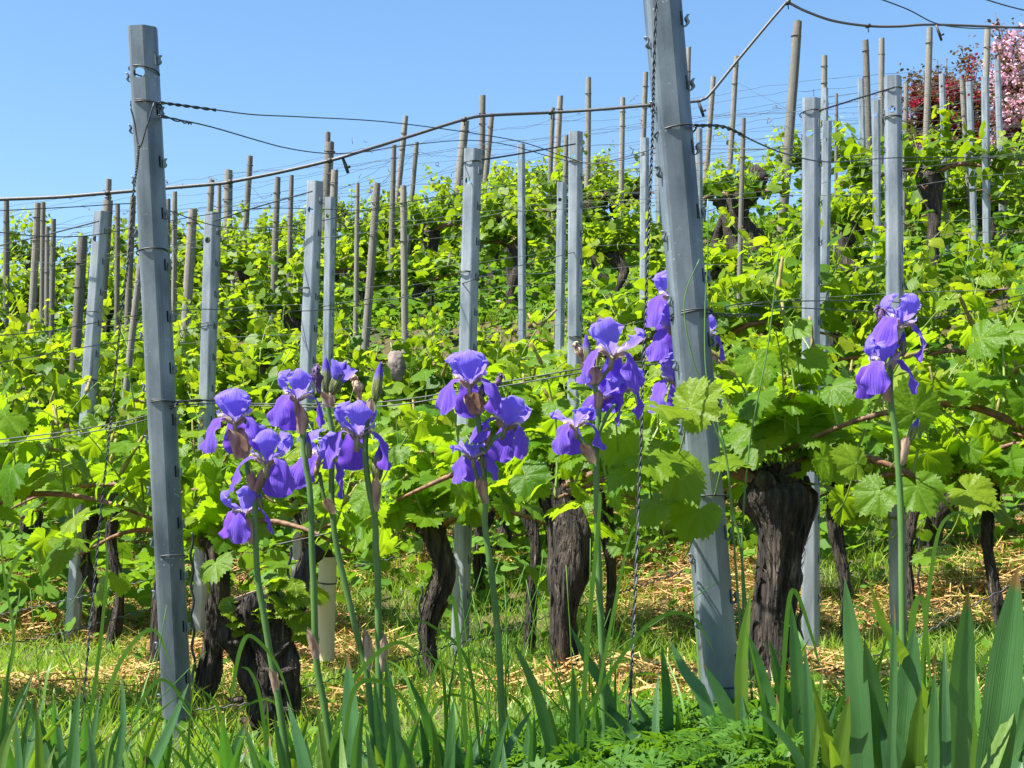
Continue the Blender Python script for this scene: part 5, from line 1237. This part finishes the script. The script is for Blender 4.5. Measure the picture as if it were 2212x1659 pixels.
for (u, d, nb) in tufts:
    p = at(u, 1640, d); g = float(ground(p[0], p[1])); p[2] = g
    for j in range(nb):
        a = rng.random() * 2 * PI; L = rng.uniform(.15, .42); q = p + np.array([rng.normal(0, .05), rng.normal(0, .08), -.02])
        e = q + np.array([math.cos(a) * L * rng.uniform(.2, .75), math.sin(a) * L * .4, L * rng.uniform(.35, 1.0)])
        arch(q, e, rng.uniform(.02, .12) * (L / .3), rng.uniform(.005, .011))
for (pts, d, w) in (([(690, 1700), (760, 1480), (850, 1390), (905, 1420), (930, 1480)], 2.3, 10), ([(740, 1640), (765, 1490), (830, 1475), (890, 1540), (915, 1640)], 2.25, 11), ([(1190, 1700), (1290, 1500), (1400, 1350), (1490, 1330), (1550, 1420)], 2.3, 10), ([(1255, 1640), (1268, 1400), (1295, 1100), (1290, 1060)], 2.3, 11), ([(1265, 1640), (1310, 1400), (1355, 1180), (1385, 1110)], 2.3, 8), ([(1680, 1700), (1692, 1450), (1706, 1290), (1725, 1290), (1755, 1380), (1775, 1450)], 2.2, 11), ([(1985, 1600), (1995, 1400), (2020, 1180), (2050, 1115), (2090, 1120), (2120, 1230)], 2.3, 9), ([(1970, 1580), (1968, 1380), (1978, 1305), (1995, 1300), (2003, 1400), (2015, 1500)], 2.25, 15), ([(1010, 1600), (985, 1330), (975, 1290), (965, 1300)], 2.35, 10), ([(1040, 1650), (1010, 1430), (930, 1350), (880, 1340)], 2.4, 8), ([(170, 1660), (205, 1480), (230, 1250), (228, 1150)], 2.6, 9), ([(200, 1600), (260, 1430), (330, 1360), (375, 1450)], 2.6, 10), ([(0, 1300), (40, 1200), (80, 1200), (100, 1330)], 2.8, 8), ([(10, 1500), (30, 1380), (10, 1250), (0, 1150)], 2.8, 8), ([(280, 1560), (330, 1480), (370, 1480), (440, 1590)], 2.4, 9), ([(500, 1500), (520, 1400), (545, 1375), (600, 1440), (640, 1560)], 2.35, 10), ([(580, 1640), (560, 1500), (540, 1450), (520, 1440)], 2.35, 9)):
    C = cr([at(u, v, d) for u, v in pts], 24); T = np.gradient(C, axis=0); n = 24
    S = np.cross(T, [0.1, 1, .2]); S /= np.linalg.norm(S, axis=1)[:, None]; W = px(w, d) * np.interp(np.linspace(0, 1, n), [0, .3, .8, 1], [.7, 1, .6, .02])
    V = np.stack([C - S * W[:, None] * .5, C + S * W[:, None] * .5], 1).reshape(-1, 3)
    b.add(V, [np.array([(2 * i, 2 * i + 1, 2 * i + 3, 2 * i + 2) for i in range(n - 1)])])
x, y = in_view(7500, 2.15, 3.35, .15); n = len(x)
blades(b, np.stack([x, y, ground(x, y) - .01], 1), rng.uniform(.05, .15, n), rng.uniform(.003, .007, n), rng.random(n) * 2 * PI, rng.uniform(.2, 1.1, n))
for i in range(46):     # thin upright culms
    u = rng.choice([1000, 1060, 1120, 1200, 1270, 60, 190, 330]) + rng.normal(0, 45); d = rng.uniform(2.4, 2.9); p = at(u, 1640, d); p[2] = float(ground(p[0], p[1]))
    L = rng.uniform(.25, .5); C = cr([p, p + [rng.normal(0, .02), 0, L * .5], p + [rng.normal(0, .06), 0, L]], 8); b.tube(C, np.linspace(.0016, .0008, 8), 4)
tag(b.build("tall_grass", m_tall), "tall arching grass blades among the iris leaves along the front", "grass", kind="stuff")

def stalk(pts, d, r, label):
    P = [at(u, v, d) for u, v in pts]; b = MB(); C = cr(P, 40); b.tube(C, np.linspace(r * .35, r, 40), 7); o = b.build("grass_stalk", m_istem, None, origin=C[-1]); tag(o, label, "grass stalk", "green stalks by the front right post")
stalk([(1511, 560), (1483, 626), (1479, 686), (1496, 773), (1523, 853), (1546, 926), (1569, 990), (1580, 1100), (1595, 1300), (1612, 1500)], 2.9, .0028, "thin green stalk curving left across the front right post")
stalk([(1529, 430), (1529, 553), (1523, 670), (1524, 786), (1536, 863), (1566, 970), (1583, 1106), (1599, 1173), (1616, 1373), (1625, 1520)], 2.92, .003, "longest green stalk along the right edge of the front right post")
stalk([(1685, 540), (1679, 570), (1659, 746), (1623, 936), (1606, 1106), (1604, 1250), (1612, 1500)], 2.95, .0028, "green stalk leaning right, away from the front right post")

# large bright leaves of the thick vine reaching round the front right post
def near_leaves():
    base = at(1655, 1130, 3.38)
    recs = []
    for (u, v, d, s, tx, tz, nx, ny, nz) in ((1420, 880, 2.82, .085, 1, -.2, 0, -.35, 1), (1490, 880, 2.84, .095, .75, .4, -.3, -.75, .5), (1330, 905, 2.85, .10, -1, -.25, -.1, -.4, 1), (1400, 990, 2.84, .10, .9, -.3, 0, -.6, .7), (1370, 1010, 2.85, .085, -.9, -.6, -.5, -.6, .6), (1460, 1010, 2.88, .10, .6, -.7, .2, -.8, .4), (1420, 1090, 2.86, .09, -.7, -.6, -.2, -.5, .8), (1510, 1100, 2.9, .085, -.5, -.9, 0, -.8, .5), (1560, 1000, 2.95, .07, .9, -.1, 0, -.5, .8), (1350, 945, 2.9, .09, -.4, -.7, -.2, -.7, .5), (1280, 890, 2.9, .075, -1, -.2, 0, -.4, 1),
                                                (1975, 890, 2.75, .085, -.2, 1, -.1, -1, .25), (1980, 1050, 2.8, .08, .3, -.9, 0, -1, .3), (1900, 1060, 2.85, .075, -.6, -.6, -.2, -.8, .5), (2090, 1060, 2.8, .08, .7, -.5, 0, -.9, .4), (1850, 1000, 2.9, .07, -.8, .2, -.2, -.8, .5)):
        recs.append((at(u, v, d), np.array([tx, -.25, tz]) + rng.normal(0, .12, 3), np.array([nx, ny, nz]) + rng.normal(0, .12, 3), s * .84, int(rng.random() < .3)))
    b = MB(); put_leaves(b, recs, "hi")
    root = thing("vine_shoot", "leafy vine shoot with large bright leaves overlapping the front right post", "vine shoot", at(1520, 1130, 3.3))
    st = MB(); st.tube(cr([at(1520, 1130, 3.3), at(1480, 1100, 3.1), at(1440, 1060, 3.0), at(1400, 960, 2.93), at(1370, 850, 2.9), at(1340, 770, 2.88)], 24), np.linspace(.005, .0015, 24), 7)
    st.build("stem", m_shoot, root)
    for r_ in recs:
        p = r_[0]; q = p + np.array([.02 if p[0] < .3 else -.02, .12, -.10]); s = MB(); s.tube(cr([p, (p + q) / 2 + [0, 0, -.02], q], 6), .0018, 5); s.build("leaf_stalk", m_shoot, root)
    b.build("leaves", [m_leaf, m_leafy], root)
near_leaves()

# ------------------------------------------------------------------ blossom trees behind the crest
def blossom(name, label, cat, foot, tips, mat, nfl, nlf, spread, fsz):
    root = thing(name, label, cat, foot); tr = MB(); fl = MB(); lf = MB()
    h = foot + np.array([0, 0, .5]); tr.tube(cr([foot - [0, 0, .3], foot + [.03, 0, .25], h], 8), np.linspace(.09, .07, 8), 9)
    segs = []
    for tp in tips:
        C = cr([h, (h * .5 + tp * .5) + rng.normal(0, .12, 3), tp], 16); tr.tube(C, np.linspace(.035, .006, 16), 6); segs.append(C)
        for _ in range(5):
            i = int(rng.integers(5, 15)); e = C[i] + rng.normal(0, .22, 3) + [0, 0, .12]; D = cr([C[i], (C[i] + e) / 2 + rng.normal(0, .03, 3), e], 8); tr.tube(D, np.linspace(.01, .003, 8), 5); segs.append(D)
    tr.build("trunk", m_twig, root)
    def scat(n, sp):
        P = []
        for _ in range(n):
            C = segs[int(rng.integers(0, len(segs)))]; t = rng.random() ** .7; P.append(C[int(t * (len(C) - 1))] + rng.normal(0, sp, 3))
        return np.array(P)
    P = np.repeat(scat(nfl // 16, spread), 16, axis=0); P = P + rng.normal(0, fsz * .8, P.shape); n = len(P)
    pet = np.array([[0, 0, 0], [.5, .5, .12], [.15, 1, .22], [-.5, .6, .12]]); pp = [np.array([[0, 1, 2, 3]])]
    fl.inst(pet, pp, rot_rand(n, 1.2) * (fsz * rng.uniform(.7, 1.3, n))[:, None, None], P); fl.build("blossom", mat, root)
    P = scat(nlf, spread * 1.15); n = len(P); lf.inst(oval, oval_p, rot_rand(n, .9) * (fsz * 1.25 * rng.uniform(.7, 1.3, n))[:, None, None], P); lf.build("foliage", m_dkleaf, root)
D1 = 21.0
f = at(2235, 420, D1); f[2] = float(ground(f[0], f[1]))
blossom("blossom_tree", "pink blossoming tree at the right edge beyond the crest", "tree", f,
        [at(2150, 26, D1), at(2150, 85, D1), at(2150, 150, D1 - .3), at(2240, 100, D1 - .6), at(2215, 190, D1 - .8), at(2235, 260, D1 - .8), at(2185, 210, D1 - .8), at(2200, 110, D1 - .7), at(2170, 270, D1 - .6), at(2130, 340, D1 - .4), at(2160, 50, D1 + .5), at(2190, 160, D1 - .5), at(2165, 110, D1 - .5), at(2150, 195, D1 + .4), at(2150, 290, D1 - .6), at(2215, 15, D1), at(2190, 60, D1 + .6), at(2250, -30, D1), at(2290, 60, D1), at(2230, 130, D1 - .8), at(2200, 240, D1 - .9), at(2270, 200, D1 - .7), at(2175, 330, D1 - .5), at(2300, 300, D1), at(2140, 250, D1)], m_pinkb, 19000, 10000, .085, .05)
D2 = 20.0
f = at(2060, 420, D2); f[2] = float(ground(f[0], f[1]))
blossom("blossom_bush", "dark red flowering bush left of the pink tree", "bush", f,
        [at(2000, 250, D2), at(2040, 190, D2 - .3), at(2065, 250, D2 - .4), at(2110, 180, D2), at(2090, 210, D2 - .3), at(1975, 260, D2), at(2025, 128, D2), at(2045, 125, D2), at(2075, 175, D2), at(2115, 133, D2), at(2095, 150, D2 + .4), at(1995, 145, D2), at(1985, 185, D2), at(1965, 225, D2 - .2), at(2050, 230, D2 - .6), at(2100, 240, D2 - .5), at(2020, 280, D2 - .5), at(2080, 300, D2 - .6), at(2130, 200, D2), at(2130, 290, D2 - .3), at(2010, 200, D2)], m_redb, 7000, 13000, .075, .045)
f = at(1958, 330, 19.6); f[2] = float(ground(f[0], f[1]))
